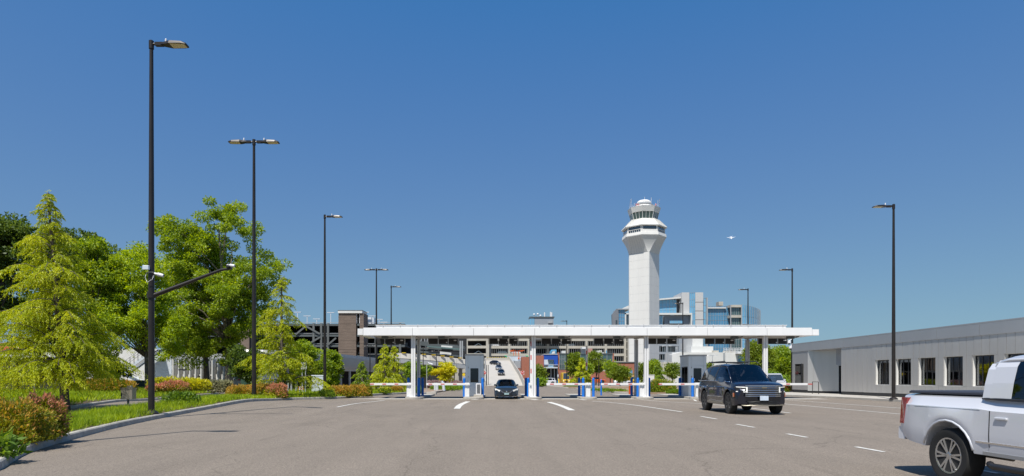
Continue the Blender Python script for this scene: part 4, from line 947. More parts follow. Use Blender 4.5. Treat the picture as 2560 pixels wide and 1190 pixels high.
# parked cars
hat = dict(sed2); hat.update(L=4.5, top=[(-2.25, .9), (-2.2, 1.05), (-1.5, 1.08), (0, 1.02), (.9, 1.0), (1.5, .98), (2.0, .9), (2.25, .7)], wid=[(-2.25, .82), (-1.9, .9), (0, .92), (1.6, .9), (2.0, .87), (2.25, .8)], r=.36,
    gh=dict(x=[(1.12, 1.0, 1.03, .72, .68, 'wb'), (.75, 1.0, 1.3, .78, .64, 'wm'), (.35, 1.02, 1.58, .82, .6, 'rf'), (-.35, 1.04, 1.64, .82, .6, 'b'), (-1.2, 1.06, 1.6, .82, .6, 'c'), (-1.8, 1.08, 1.52, .8, .58, 'rr'), (-2.15, 1.08, 1.1, .76, .7, 'rb')], pil=[(3, .08, 0), (4, .1, 1), (5, .12, 1)]))
car('parked_suv', 'car', 'white compact SUV parked left of the lamp post beyond the lane', P_WHT, (X(1368, 155), 155, .02), math.pi, hat, None, 1)
p_t = dict(truck); p_t['rim'] = M_RIMD; p_t['r'] = .46; p_t['ax'] = (1.9, -1.75)
V, k = car('orange_pickup', 'car', 'bright orange crew cab pickup parked behind the blue bollards', P_ORG, (X(1487, 168), 168, .12), 0, p_t, None, 1)
car('parked_sedan', 'car', 'white sedan parked under the trees right of the orange pickup', P_WHT, (X(1557, 150), 150, .05), 0, sed2, None, 1)
def van(px, d_, w_, h_, dep, m, label, cat='van', nm='van'):
    x = X(px, d_); v = T(nm, label, cat, (x, d_, 0)); b = MB()
    def r_(y, i, zt2): return [(x - w_ / 2 + i, y, .35), (x + w_ / 2 - i, y, .35), (x + w_ / 2 - i + .02, y, 1.2), (x + w_ / 2 - i - .08, y, zt2 - .15), (x + w_ / 2 - i - .2, y, zt2), (x - w_ / 2 + i + .2, y, zt2), (x - w_ / 2 + i + .08, y, zt2 - .15), (x - w_ / 2 + i - .02, y, 1.2)]
    b.rings([r_(d_, .06, 1.15), r_(d_ + .35, .0, 1.25), r_(d_ + .95, .02, h_ - .06), r_(d_ + 1.4, 0, h_), r_(d_ + dep, 0, h_)]); b.build('body', m, v, smooth=35)
    MB().add([(x - w_ / 2 + .15, d_ + .36, 1.29), (x + w_ / 2 - .15, d_ + .36, 1.29), (x + w_ / 2 - .25, d_ + .88, h_ - .14), (x - w_ / 2 + .25, d_ + .88, h_ - .14)], [(0, 1, 2, 3)]).build('windshield', M_WINK, v)
    for s in (1, -1):
        MB().box(x + s * (w_ / 2 - .1), d_ - .01, .75, x + s * (w_ / 2 - .4), d_ + .05, .95).build('headlight', M_LAMP, v)
        for yy in (d_ + .9, d_ + dep - .9): MB().lathe([(.33, -.1), (.36, -.06), (.36, .06), (.33, .1)], (x + s * (w_ / 2 - .1), yy, .36), 16, 'x').build('wheel', M_TIRE, v)
        MB().box(x + s * (w_ / 2 + .01), d_ + .7, 1.2, x + s * (w_ / 2 + .22), d_ + .8, 1.45).build('mirror', m, v)
    MB().box(x - .5, d_ - .012, .55, x + .5, d_ + .02, .85).build('grille', M_TRIM, v)
    return v
van(1944, 74, 2.1, 2.15, 5, P_WHT, 'white van waiting beyond the barrier behind the black SUV')
van(1416, 178, 2.1, 3.2, 6, mat('yellow_vehicle', (.65, .42, .03), .4), 'yellow shuttle bus parked in front of the brick wall', 'bus', 'shuttle_bus')
van(1588, 160, 2.2, 2.2, 5, mat('yellow_taxi', (.65, .42, .03), .4), 'yellow van under the trees right of the white sedan', 'van', 'yellow_van')
# ---------------------------------------------------------------- control tower
D = 229.4; tx_, ty_ = X(1610, D), D
tw = T('control_tower', 'tall white concrete airport control tower with flared octagonal head', 'tower', (tx_, ty_, 0))
ph0 = math.radians(3)
def oring(z, r_, dl, n=None, rot=0):
    out = []; r_ = r_ if r_ < 5.65 and dl < 10 else 5.6 + (r_ - 5.6) * .84 if r_ > 5.6 else r_ * .97
    for k in range(4):
        for s in (-1, 1):
            a = ph0 + k * math.pi / 2 + s * math.radians(dl) + rot
            out.append((tx_ + r_ * math.sin(a), ty_ - r_ * math.cos(a), z))
    return out
def tz(py): return Z(py, D)
M_TWR = mat('tower_concrete', (.68, .67, .645), .75, var=.05, scale=.35, stretch=(1, 1, .25), bump=.1, bscale=3)
M_TWR2 = mat('tower_rib_concrete', (.50, .49, .465), .8, var=.12, scale=.6, stretch=(3, 3, .4))
zs = [0] + [tz(p) for p in (905, 884, 863, 842, 821, 800, 779, 758.5, 737.5, 717, 696, 675, 655, 637)]
for a, c in zip(zs, zs[1:]): MB().rings([oring(a + .02, 5.6, 3), oring(c - .02, 5.6, 3)]).build('shaft_section', M_TWR, tw)
MB().rings([oring(0, 5.55, 3), oring(zs[-1] - .1, 5.55, 3)]).build('shaft_core', M_GREY, tw)
for k in range(4):
    A, B_ = Vector(oring(0, 5.6, 3)[2 * k + 1]), Vector(oring(0, 5.6, 3)[(2 * k + 2) % 8])
    for u in (.25, .5, .75):
        p = A.lerp(B_, u); n = (p - Vector((tx_, ty_, 0))).normalized() * .005; MB().tube([p + n, p + n + Vector((0, 0, zs[-1]))], .010, 4).build('panel_joint', M_GREY, tw)
fl = []
for i in range(9):
    t = i / 8; fl.append(oring(zs[-1] + (tz(599) - zs[-1]) * t, 5.62 + 2.7 * t ** 1.7, 3 + 19.5 * min(1, t * 1.05) ** .8))
MB().rings(fl).build('flared_head', M_TWR, tw)
for k in range(8):   # vertical panel ribs on the flare
    for q in range(1, 7):
        u = q / 7; pts = []
        for rg in fl:
            A, B_ = Vector(rg[k]), Vector(rg[(k + 1) % 8]); p = A.lerp(B_, u); n = (p - Vector((tx_, ty_, p.z))).normalized(); pts.append(p + n * .02)
        if (Vector(fl[0][k]) - Vector(fl[0][(k + 1) % 8])).length > 2: MB().tube(pts, .035, 4).build('panel_joint', M_GREY, tw)
MB().rings([oring(tz(599), 8.35, 22.5), oring(tz(597), 8.5, 22.5), oring(tz(590), 8.3, 22.5)]).build('parapet', M_TWR, tw)
MB().rings([oring(tz(590) + .02, 7.5, 22.5), oring(tz(573), 7.5, 22.5)]).build('gallery_core', M_DARK, tw)
for k in range(8):
    A, B_ = Vector(oring(0, 7.75, 22.5)[k]), Vector(oring(0, 7.75, 22.5)[(k + 1) % 8]); d_ = (B_ - A).normalized()
    def pane(u0, u1, z0, z1, nm, m, o_=0):
        p, q = A.lerp(B_, u0), A.lerp(B_, u1); n = Vector((d_.y, -d_.x, 0)); n = n if n.dot(A - Vector((tx_, ty_, 0))) > 0 else -n; b = MB()
        b.rings([[tuple(p + n * o_ + Vector((0, 0, z0))), tuple(q + n * o_ + Vector((0, 0, z0))), tuple(q + n * (o_ - .15) + Vector((0, 0, z0))), tuple(p + n * (o_ - .15) + Vector((0, 0, z0)))], [tuple(p + n * o_ + Vector((0, 0, z1))), tuple(q + n * o_ + Vector((0, 0, z1))), tuple(q + n * (o_ - .15) + Vector((0, 0, z1))), tuple(p + n * (o_ - .15) + Vector((0, 0, z1)))]])
        return b.build(nm, m, tw)
    pane(0, .08, tz(590), tz(573), 'corner_post', M_TWR, .1); pane(.92, 1, tz(590), tz(573), 'corner_post', M_TWR, .1)
    if k in (0, 2, 4, 6): pane(.08, .92, tz(590), tz(583.5), 'wall_panel', M_TWR, .05); pane(.08, .92, tz(583), tz(573), 'window', M_WINK)
    else:
        pane(.08, .92, tz(590), tz(573), 'window', M_WINK); pane(.08, .92, tz(583.5), tz(582.5), 'rail', M_TWR, .2)
        for q in range(1, 6): pane(.08 + q * .14 - .008, .08 + q * .14 + .008, tz(590), tz(583), 'mullion', M_TWR, .12)
er, tr_ = oring(tz(573), 8.7, 22.5), oring(tz(554), 5.6, 22.5)
MB().rings([oring(tz(575), 8.6, 22.5), er, tr_, oring(tz(553), 4.9, 22.5)]).build('sloped_roof', M_TWR, tw)
for k in range(8):
    for q in range(0, 14):
        u = q / 14; A = Vector(er[k]).lerp(Vector(er[(k + 1) % 8]), u); B_ = Vector(tr_[k]).lerp(Vector(tr_[(k + 1) % 8]), u); up = Vector((0, 0, .06)); MB().bar(A + up, B_ + up, .07, .14).build('roof_seam', M_TWR2, tw)
MB().rings([oring(tz(553), 4.75, 22.5), oring(tz(536), 5.45, 22.5)]).build('cab_glazing', M_GLASSG, tw)
c0, c1 = oring(tz(553), 4.82, 22.5), oring(tz(536), 5.52, 22.5)
for k in range(8):
    for q in (0, 1 / 3, 2 / 3): A = Vector(c0[k]).lerp(Vector(c0[(k + 1) % 8]), q); B_ = Vector(c1[k]).lerp(Vector(c1[(k + 1) % 8]), q); MB().bar(A, B_, .16 if q == 0 else .1, .12).build('mullion', M_TWR, tw)
MB().rings([oring(tz(536.5), 5.4, 22.5), oring(tz(536), 5.6, 22.5), oring(tz(524.5), 6.05, 22.5), oring(tz(523.5), 6.15, 22.5), oring(tz(522.5), 5.7, 22.5)]).build('cab_fascia', M_TWR, tw)
MB().lathe([(3.2, 0), (3.2, 1.0), (2.6, 1.05), (2.1, 1.25), (2.2, 1.7), (2.55, 2.1), (2.45, 2.6), (1.9, 2.95), (.2, 3.1)], (tx_, ty_, tz(522.5)), 24).build('radome', mat('radome_white', (.82, .81, .79), .5), tw, smooth=40)
MB().lathe([(3.3, 1.2), (3.3, 1.26)], (tx_, ty_, tz(522.5)), 24).build('railing', M_GREY, tw)
for k in range(16): a = k * math.pi / 8; MB().tube([(tx_ + 3.28 * math.cos(a), ty_ + 3.28 * math.sin(a), tz(522.5)), (tx_ + 3.28 * math.cos(a), ty_ + 3.28 * math.sin(a), tz(522.5) + 1.25)], .04, 5).build('rail_post', M_GREY, tw)
for px, t_ in ((1573.5, 503), (1576, 500), (1583.5, 512), (1578, 516), (1608.5, 496), (1625, 497), (1635.5, 512), (1641.5, 504), (1646, 501)):
    MB().tube([(X(px, D), ty_ - 2 + R.uniform(0, 3), tz(524)), (X(px, D), ty_ - 2 + R.uniform(0, .1), tz(t_))], .07, 5).build('antenna', M_WHITEP, tw)
for px in (1586, 1591, 1634): MB().box(X(px, D) - .22, ty_ - 3.2, tz(519.5), X(px, D) + .22, ty_ - 3, tz(515)).build('warning_light', mat('pink_light', (.5, .2, .2), .4), tw)
# sign lettering band under the right eave: illegible blocks in the photo
for q in range(14): A = Vector(er[0]).lerp(Vector(er[1]), .2 + q * .045); 
# ---------------------------------------------------------------- airliner
ad = 2000; A = T('airliner', 'tiny white airliner climbing in the open sky right of the tower', 'airplane', P(1828, 594.5, ad), .12)
A.rotation_euler = (.5, 0, -.30); A.scale = (.85, .85, .85)
MB().lathe([(.2, -16), (1.3, -14), (1.9, -11), (1.9, 9), (1.2, 14), (.3, 17)], (0, 0, 0), 14, 'y').build('fuselage', M_WHITE, A, smooth=40, local=True)
for s in (1, -1):
    b = MB(); pw_ = [(s * 1.5, -4, -.6), (s * 1.5, 3, -.6), (s * 15, 6.5, .9), (s * 15, 4.8, .9)]; b.rings([pw_, [(x, y, z + .35) for x, y, z in pw_]]); b.build('wing', M_WHITE, A, local=True)
    b = MB(); pt_ = [(s * .5, 11.5, .8), (s * .5, 15, .8), (s * 6, 16.5, 1.2), (s * 6, 15, 1.2)]; b.rings([pt_, [(x, y, z + .25) for x, y, z in pt_]]); b.build('tailplane', M_WHITE, A, local=True)
    MB().lathe([(.9, -2.4), (1.1, -1), (.8, 1.8)], (s * 5.2, -2.5, -1.8), 12, 'y').build('engine', M_GREY, A, smooth=40, local=True)
MB().rings([[(-.15, 11, 1.5), (.15, 11, 1.5), (.15, 15.5, 1.5), (-.15, 15.5, 1.5)], [(-.1, 15, 7), (.1, 15, 7), (.1, 17, 7), (-.1, 17, 7)]]).build('tail_fin', M_BLUEW, A, local=True)

# ---------------------------------------------------------------- far concrete garage
GD = 270
def garage(name, label, x0, x1, ztop, floors, pitch, d, dep, bay, colw, m, dk=M_DARK, railing=True, beamh=1.3, cat='parking garage', sp_m=None):
    o = T(name, label, cat, ((x0 + x1) / 2, d, 0)); nb = max(1, round((x1 - x0) / bay)); bw_ = (x1 - x0) / nb
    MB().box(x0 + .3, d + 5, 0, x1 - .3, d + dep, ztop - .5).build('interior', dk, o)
    for f in range(floors + 1):
        z = ztop - f * pitch
        if z < .2: break
        MB().box(x0, d + .3, z - .35, x1, d + dep * .98, z).build('floor_deck', sp_m or m, o)
        for k in range(nb): MB().box(x0 + k * bw_ + colw / 2, d + .1, z - .4, x0 + (k + 1) * bw_ - colw / 2, d + .45, z - .4 + beamh).build('spandrel', m, o)
    for k in range(nb + 1): MB().box(x0 + k * bw_ - colw / 2, d, 0, x0 + k * bw_ + colw / 2, d + .9, ztop + .9).build('pillar', m, o)
    if railing:
        for f in range(1, floors + 1):
            z = ztop - f * pitch + beamh - .4
            for k in range(nb):
                b = MB(); n_ = int(bw_ / .9)
                for q in range(1, n_): b.box(x0 + k * bw_ + q * bw_ / n_ - .05, d + .25, z, x0 + k * bw_ + q * bw_ / n_ + .05, d + .35, z + pitch - beamh)
                b.build('screen_bars', M_GREY, o)['kind'] = 'stuff'
    return o
pz = 3.28
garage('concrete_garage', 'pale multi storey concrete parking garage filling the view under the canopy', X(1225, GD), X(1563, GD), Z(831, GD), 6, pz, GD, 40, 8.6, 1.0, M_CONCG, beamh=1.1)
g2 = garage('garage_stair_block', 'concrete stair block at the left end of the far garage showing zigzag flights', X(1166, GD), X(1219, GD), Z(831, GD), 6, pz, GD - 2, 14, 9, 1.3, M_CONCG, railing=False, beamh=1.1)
for f in range(4):
    z = Z(831, GD) - (f + 2) * pz + .2
    MB().bar((X(1180, GD), GD + 1, z), (X(1196, GD), GD + 1, z + 1.6), .8, .25).build('stair_flight', M_GREYP, g2); MB().bar((X(1196, GD), GD + 1.9, z + 1.6), (X(1210, GD), GD + 1.9, z + .2), .8, .25).build('stair_flight', M_GREYP, g2)
garage('window_garage', 'concrete block with dark windows between garage and tower', X(1566, GD), X(1574, GD), Z(834, GD), 6, pz, GD - 4, 20, 1.4, .5, M_CONCG, railing=False, cat='building')
garage('grid_building', 'grey concrete frame building with large gridded windows right of the tower', X(1640, GD), X(1704, GD), Z(842, GD), 5, 3.5, GD + 3, 20, 5.6, .8, M_SLATE2, dk=M_WINK, railing=True, beamh=1.0, cat='building')
GCL = ('white car in the far garage left of the ramp top', 'silver car in the far garage above the highest ramp car', 'white car in the far garage above the orange jib', 'black car in the far garage right of the raised barrier', 'white car in the far garage above the blue bay', 'silver car in the far garage above the dark glass wall', 'white car in the far garage beside the distant barrier arm', 'black car in the far garage near its right end')
for k in range(8):
    px = (1236, 1256, 1290, 1345, 1378, 1425, 1480, 1530)[k]; f = (0, 1, 1, 0, 1, 0, 1, 1)[k]; z = Z(831, GD) - (f + 2) * pz + .85; x = X(px, GD)
    tag(MB().rings([[(x - 2.2, GD + .9 + j, z + q) for q, in ((0,),)] and [(x - 2.2, GD + .9 + j, z), (x + 2.2, GD + .9 + j, z), (x + 2.1, GD + .9 + j, z + .5), (x + 1.1, GD + .9 + j, z + .95), (x - 1.3, GD + .9 + j, z + .95), (x - 2.1, GD + .9 + j, z + .5)] for j in (0, 1.7)]).build('garage_car', (M_WHITE, P_SIL, M_WHITE, P_BLKC)[k % 4]), GCL[k], 'car', 'cars parked inside the far garage')
# rooftop room with antennas
rr0 = T('rooftop_room', 'grey and blue rooftop room with dishes above the canopy roof', 'building', (X(1355, 262), 262, 0))
z0 = Z(848, 262); 
MB().box(X(1325, 262), 262, z0, X(1336, 262), 270, Z(794, 262)).build('glazed_bay', M_GLASSB, rr0); MB().box(X(1336.3, 262), 262, z0, X(1384, 262), 270, Z(794, 262)).build('wall', M_SLATE2, rr0); MB().box(X(1324, 262), 261.7, Z(794, 262), X(1386, 262), 270.3, Z(791.5, 262)).build('roof', M_STEELD, rr0)
for q in range(1, 3): MB().box(X(1325 + q * 3.7, 262) - .04, 261.9, z0, X(1325 + q * 3.7, 262) + .04, 262.02, Z(794, 262)).build('mullion', M_GREY, rr0)
MB().box(X(1370, 262), 261.6, Z(808, 262), X(1381, 262), 262, Z(803, 262)).build('balcony', M_GREY, rr0)
for px, t_ in ((1336, 784), (1345, 783), (1352, 787)): MB().tube([(X(px, 262), 264, Z(791, 262)), (X(px, 262), 264, Z(t_ + 3, 262))], .1, 6).build('mast', M_WHITEP, rr0); MB().lathe([(.05, 0), (.28, .08), (.42, .22), (.40, .24), (.05, .1)], (X(px, 262), 263.6, Z(t_ + 1, 262)), 12, 'y').build('dish', M_WHITEP, rr0)
for px, t_ in ((1363, 779), (1378, 778), (1381, 779)): MB().tube([(X(px, 262), 265, Z(791, 262)), (X(px, 262), 265, Z(t_, 262))], .28, 10).build('flue', M_WHITEP, rr0)

# ---------------------------------------------------------------- glass headquarters right of the tower
def face_box(name, par, px0, px1, py0, py1, d, dep, m, z0=None):
    return MB().box(X(px0, d), d, Z(py1, d) if z0 is None else z0, X(px1, d), d + dep, Z(py0, d)).build(name, m, par)
def glazed(par, px0, px1, py0, py1, d, dep, nx, nz, gm, fm=M_GREY, t=.09, bottom=None):
    x0, x1 = X(px0, d), X(px1, d); z1 = Z(py0, d); z0 = Z(py1, d) if bottom is None else bottom
    MB().box(x0, d + .25, z0, x1, d + dep, z1).build('wall', M_DARK, par)
    for i in range(nx):
        for j in range(nz):
            a, c = x0 + (x1 - x0) * i / nx, x0 + (x1 - x0) * (i + 1) / nx; e, f = z0 + (z1 - z0) * j / nz, z0 + (z1 - z0) * (j + 1) / nz; tl = R.uniform(-.008, .008); tl2 = R.uniform(-.008, .008)
            MB().rings([[(a + t / 2, d + .05 + tl, e + t / 2), (c - t / 2, d + .05 - tl, e + t / 2), (c - t / 2, d + .2, e + t / 2), (a + t / 2, d + .2, e + t / 2)], [(a + t / 2, d + .05 + tl2, f - t / 2), (c - t / 2, d + .05 - tl + tl2, f - t / 2), (c - t / 2, d + .2, f - t / 2), (a + t / 2, d + .2, f - t / 2)]]).build('pane', gm, par)
    fr = MB()
    for i in range(nx + 1): a = x0 + (x1 - x0) * i / nx; fr.box(a - t / 2, d - .06, z0, a + t / 2, d + .21, z1)
    for j in range(nz + 1): e = z0 + (z1 - z0) * j / nz; fr.box(x0, d - .03, e - t / 2, x1, d + .22, e + t / 2)
    fr.build('mullion_grid', fm, par)
HD = 300
hq = T('office_block', 'modern blue glass and pale panel office block right of the control tower', 'building', (X(1710, HD), HD, 0))
glazed(hq, 1640, 1691, 749, 783, HD + 3, 12, 6, 4, M_GLASSB)
MB().rings([[(X(1640, HD), HD + 1 + j, Z(747, HD)), (X(1704, HD), HD + 1 + j, Z(741, HD)), (X(1704, HD), HD + 1 + j, Z(745, HD)), (X(1640, HD), HD + 1 + j, Z(750, HD))][::-1] for j in (0, 16)]).build('roof', M_WHITED, hq)
face_box('grey_return', hq, 1691, 1705, 746, 783, HD + 6, 10, M_SLATE2)  # return face in the blue-grey panel colour
M_PALE = mat('pale_panel', (.50, .50, .50), .5, var=.04)
face_box('wall_panel', hq, 1704.5, 1723, 731, 783, HD, 14, M_PALE); 
glazed(hq, 1723.5, 1738, 732, 905, HD, 14, 3, 10, M_GLASSB)
for a, c in ((731, 755), (756, 777), (778, 799), (800, 830), (831, 860), (861, 905)): face_box('wall_panel', hq, 1738.5, 1758, a, c - .25, HD, 14, M_PALE)
glazed(hq, 1758.5, 1767, 745, 905, HD + 2, 10, 2, 9, M_GLASSB)
face_box('fin', hq, 1766.5, 1769.5, 744, 905, HD + 1, 10, M_GREY)
MB().box(X(1640, HD), HD - 2.2, Z(788, HD), X(1727, HD), HD - 0.2, Z(783.5, HD)).build('frame_beam', M_WHITED, hq); MB().box(X(1724, HD), HD - 2.2, Z(850, HD), X(1727, HD), HD - .2, Z(788.1, HD)).build('frame_post', M_WHITED, hq)
glazed(hq, 1647, 1656, 789, 815, HD, 10, 2, 3, M_GLASSB)
for j in range(5): MB().box(X(1661, HD), HD + .0, Z(815, HD) + j * 1.02, X(1723, HD), HD + 3, Z(815, HD) + j * 1.02 + 1.0).build('cladding_board', M_SLATE2, hq)
glazed(hq, 1674, 1706, 800, 808.5, HD - .8, .7, 8, 1, M_GLASSB)
for k in range(6): MB().box(X(1640, HD), HD, Z(905, HD) + k * 3.0, X(1723, HD), HD + 3, Z(905, HD) + k * 3.0 + 2.95).build('wall_panel', M_SLATE2 if k % 2 else M_GREY, hq)
HL = T('angled_block', 'dark angular glass block peeping out left of the control tower shaft', 'building', (X(1550, HD), HD, 0))
MB().xprism([(X(1533.5, HD), Z(870, HD)), (X(1530.5, HD), Z(786, HD)), (X(1542, HD), Z(771.5, HD)), (X(1546, HD), Z(774, HD)), (X(1548, HD), Z(870, HD))][::1], HD, HD + 2.5).build('wall', M_SLATE, HL)
glazed(HL, 1546.5, 1562, 774, 850, HD + .5, 11, 3, 8, M_GLASSF); MB().box(X(1545, HD), HD - .4, Z(774, HD), X(1575, HD), HD + 12, Z(771.5, HD)).build('roof', M_GREY, HL)
MB().box(X(1562.3, HD), HD - .5, Z(870, HD), X(1565, HD), HD + .4, Z(783, HD)).build('frame_post', M_WHITED, HL); MB().box(X(1562.3, HD), HD - .5, Z(786, HD), X(1576, HD), HD + .4, Z(783, HD)).build('frame_beam', M_WHITED, HL); face_box('window', HL, 1565.1, 1576, 786.1, 850, HD, 3, M_WINK)
face_box('small_window', HL, 1539, 1543.5, 800, 812, HD - .03, .2, M_WINK)
MB().xprism([(X(1555, HD + 12), Z(771, HD + 12)), (X(1575, HD + 12), Z(771, HD + 12)), (X(1575, HD + 12), Z(762, HD + 12))], HD + 13, HD + 20).build('roof_wedge', M_WHITED, HL)
# curved glass wing
cw = T('curved_glass_wing', 'curved blue glass building with tall vertical fins far right of the tower', 'building', (X(1840, HD), HD, 0))
glazed(cw, 1770, 1828, 766, 905, HD + 8, 10, 9, 12, M_GLASSF)
MB().box(X(1769, HD), HD + 7, Z(767, HD), X(1829, HD), HD + 18, Z(764, HD)).build('roof', M_WHITED, cw)
# projecting balcony bay
for a, c in ((762, 768), (788, 794), (814, 820)): face_box('floor_band', cw, 1826, 1855, a, c, HD + 4, 6, M_CONCG)
for px in (1826, 1853): face_box('bay_post', cw, px, px + 2, 762, 905, HD + 3.9, .6, M_GREY)
glazed(cw, 1829.5, 1852.5, 768.5, 787.5, HD + 5, 4, 4, 1, M_GLASSG); glazed(cw, 1829.5, 1852.5, 794.5, 813.5, HD + 5, 4, 4, 1, M_GLASSG); glazed(cw, 1829.5, 1852.5, 820.5, 905, HD + 5, 4, 4, 6, M_GLASSG)
NB = 24; cx0, cx1 = X(1855, HD), X(1901, HD)
cp = []
for i in range(NB + 1):
    t = i / NB; a = t * math.radians(80); dd = HD + 4 + 22 * (1 - math.cos(a)); cp.append((X(1855 + 47 * math.sin(a) / math.sin(math.radians(80)), dd), dd))
ztop_ = [Z(760, HD) - (Z(760, HD) - Z(766, HD)) * (i / NB) for i in range(NB + 1)]
MB().prism([(p[0] - .3, p[1] + .4) for p in cp] + [(cx0, HD + 30)], 0, Z(770, HD)).build('core', M_DARK, cw)
for i in range(NB):
    p, q = cp[i], cp[i + 1]
    for z0_, z1_ in ((0, Z(870, HD)), (Z(870, HD) + .1, Z(850, HD)), (Z(850, HD) + .1, Z(830, HD)), (Z(830, HD) + .1, Z(809, HD)), (Z(808, HD), Z(790, HD)), (Z(790, HD) + .1, ztop_[i])):
        MB().add([(p[0], p[1], z0_), (q[0], q[1], z0_), (q[0], q[1], z1_), (p[0], p[1], z1_)], [(0, 1, 2, 3)]).build('pane', M_GLASSB, cw)
    (MB().bar((p[0], p[1] - .12, 0), (p[0], p[1] - .12, ztop_[i] + .3), .12, .22).build('fin', M_GREY, cw) if i % 2 == 0 else None)
MB().rings([[(p[0] + .15, p[1] - .3, Z(809, HD)), (p[0] + .15, p[1] - .3, Z(807.5, HD)), (p[0] - .3, p[1] + .3, Z(807.5, HD)), (p[0] - .3, p[1] + .3, Z(809, HD))] for p in cp]).build('floor_band', M_GREY, cw)
for k in range(5): MB().bar((X(1770, HD), HD + 9, Z(764, HD) + k * .9), (X(1797, HD), HD + 9, Z(764, HD) + k * .9), .06, .06).build('roof_rail', M_GREY, cw)
face_box('roof_box', cw, 1797, 1808, 754, 764, HD + 12, 4, M_CONCG)
# white low buildings
wb = T('white_terminal', 'long plain white low building with stepped roofs behind the second booth', 'building', (X(1750, 200), 200, 0))
face_box('lower_wall', wb, 1680, 1864, 881, 960, 200, 8, M_WHITED, 0); face_box('upper_wall', wb, 1728, 1783, 866, 881, 203, 10, M_WHITED); face_box('top_wall', wb, 1731, 1757, 845, 866, 206, 10, M_WHITED); face_box('side_wall', wb, 1864, 1872, 878, 960, 199, 8, M_GREYP, 0)
for px in (1683, 1689, 1695, 1779, 1848, 1855): face_box('window', wb, px, px + 3.6, 903, 912, 199.9, .3, M_WINK)
face_box('downpipe_panel', wb, 1808, 1813, 882, 900, 199.9, .3, M_GREY); face_box('window', wb, 1846, 1860, 889, 908, 199.86, .2, M_GLASSF); face_box('awning', wb, 1844, 1862, 880, 884, 198, 2, M_WHITE)
for px0, py in ((1811, 878), (1811, 874), (1811, 870)): MB().bar((X(px0, 200), 200.5, Z(py, 200)), (X(1868, 200), 200.5, Z(py, 200)), .09, .12).build('roof_rail', M_WHITE, wb)
for q in range(9): x_ = X(1811 + q * 7, 200); MB().bar((x_, 200.5, Z(881, 200)), (x_, 200.5, Z(870, 200)), .09, .09).build('rail_post', M_WHITE, wb)
for px0, px1 in ((1785, 1797), (1815, 1828), (1832, 1840)): face_box('rooftop_unit', wb, px0, px1, 876, 881, 201, 3, M_CONCG)
wl = T('white_annex', 'small white annex with three slit windows right of the brick building', 'building', (X(1665, 190), 190, 0)); face_box('wall', wl, 1637, 1682, 905, 960, 190, 6, M_CONCG, 0)
MB().xprism([(X(1680, 195), 0), (X(1704, 195), 0), (X(1704, 195), Z(879, 195)), (X(1680, 195), Z(886, 195))], 195, 199).build('wall', M_WHITED, wl)

# ---------------------------------------------------------------- brick building with blue bay
BD = 192
bb = T('brick_building', 'red brick building with deep blue entrance bay and long dark glass wall', 'building', (X(1470, BD), BD, 0))
face_box('wall', bb, 1341.5, 1359.5, 889, 962, BD, 12, M_BRICKF, 0); face_box('wall', bb, 1395, 1398, 881, 962, BD, 12, M_BRICKF, 0); face_box('wall', bb, 1398, 1440, 924, 962, BD, 12, M_BRICKF, 0); face_box('wall', bb, 1440, 1534, 928, 962, BD, 12, M_BRICKF, 0)
face_box('wall', bb, 1531, 1535, 883, 928, BD, 12, M_BRICKF); face_box('wall', bb, 1535, 1594, 907, 962, BD, 12, M_BRICKF, 0); face_box('parapet', bb, 1535, 1595, 904.5, 907, BD - .2, 12.4, M_STEELD)
face_box('blue_bay', bb, 1360, 1394.5, 886, 913, BD - .6, 12, M_BLUEW); face_box('bay_cap', bb, 1360, 1394.5, 885, 886, BD - .8, 12, M_WHITE); glazed(bb, 1371, 1383.5, 901, 918, BD - .95, .3, 4, 3, M_GLASSB); face_box('canopy_hood', bb, 1370, 1385, 899, 900.5, BD - 1.6, 1.5, M_STEELD)
face_box('pale_panel', bb, 1360.5, 1371, 899, 911, BD - .75, .1, M_GREYP); face_box('balcony_slab', bb, 1360, 1394.5, 918, 920.5, BD - 1.8, 3, M_GREYP)
for q in range(12): x_ = X(1360.5 + q * 3.05, BD); MB().bar((x_, BD - 1.75, Z(918, BD)), (x_, BD - 1.75, Z(911.5, BD)), .05, .05).build('rail_post', M_GREYP, bb)
MB().bar((X(1360, BD), BD - 1.75, Z(911.5, BD)), (X(1394, BD), BD - 1.75, Z(911.5, BD)), .07, .07).build('balcony_rail', M_GREYP, bb)
face_box('entrance', bb, 1366, 1394, 920.6, 962, BD + .5, 6, M_DARK, 0)
for px in (1377, 1385.5, 1393): face_box('door_post', bb, px, px + 1, 921, 962, BD + .2, .3, M_GREYP, 0)
glazed(bb, 1398.5, 1412, 885, 923, BD - .1, 10, 3, 3, M_GLASSG); glazed(bb, 1412.5, 1530.5, 885, 923.5, BD - .1, 10, 9, 2, M_GLASSG); face_box('parapet', bb, 1398, 1532, 883, 885, BD - .3, 12, M_STEELD)
glazed(bb, 1566, 1581, 925, 940, BD - .1, 2, 3, 2, M_GLASSF)
for px0, px1, t_ in ((1381, 1390, 878), (1405, 1414, 877), (1495, 1505, 876), (1488, 1510, 881)): face_box('rooftop_unit', bb, px0, px1, t_, 884, BD + 3, 3, M_WHITED)
MB().tube([(X(1377, BD), BD + 2, Z(885, BD)), (X(1381, BD), BD + 2, Z(876, BD)), (X(1391, BD), BD + 2, Z(875, BD)), (X(1391, BD), BD + 2, Z(885, BD))], .35, 8).build('blue_duct', mat('blue_duct', (.06, .25, .42), .4), bb, smooth=True)
face_box('plant_block', bb, 1470, 1481, 871, 884, BD + 4, 4, mat('pinkish_block', (.40, .22, .18), .8)); face_box('plant_hood', bb, 1455, 1465, 868, 872, BD + 4, 3, M_WHITE); face_box('plant_box', bb, 1456, 1464, 872, 884, BD + 5, 3, M_GREY)
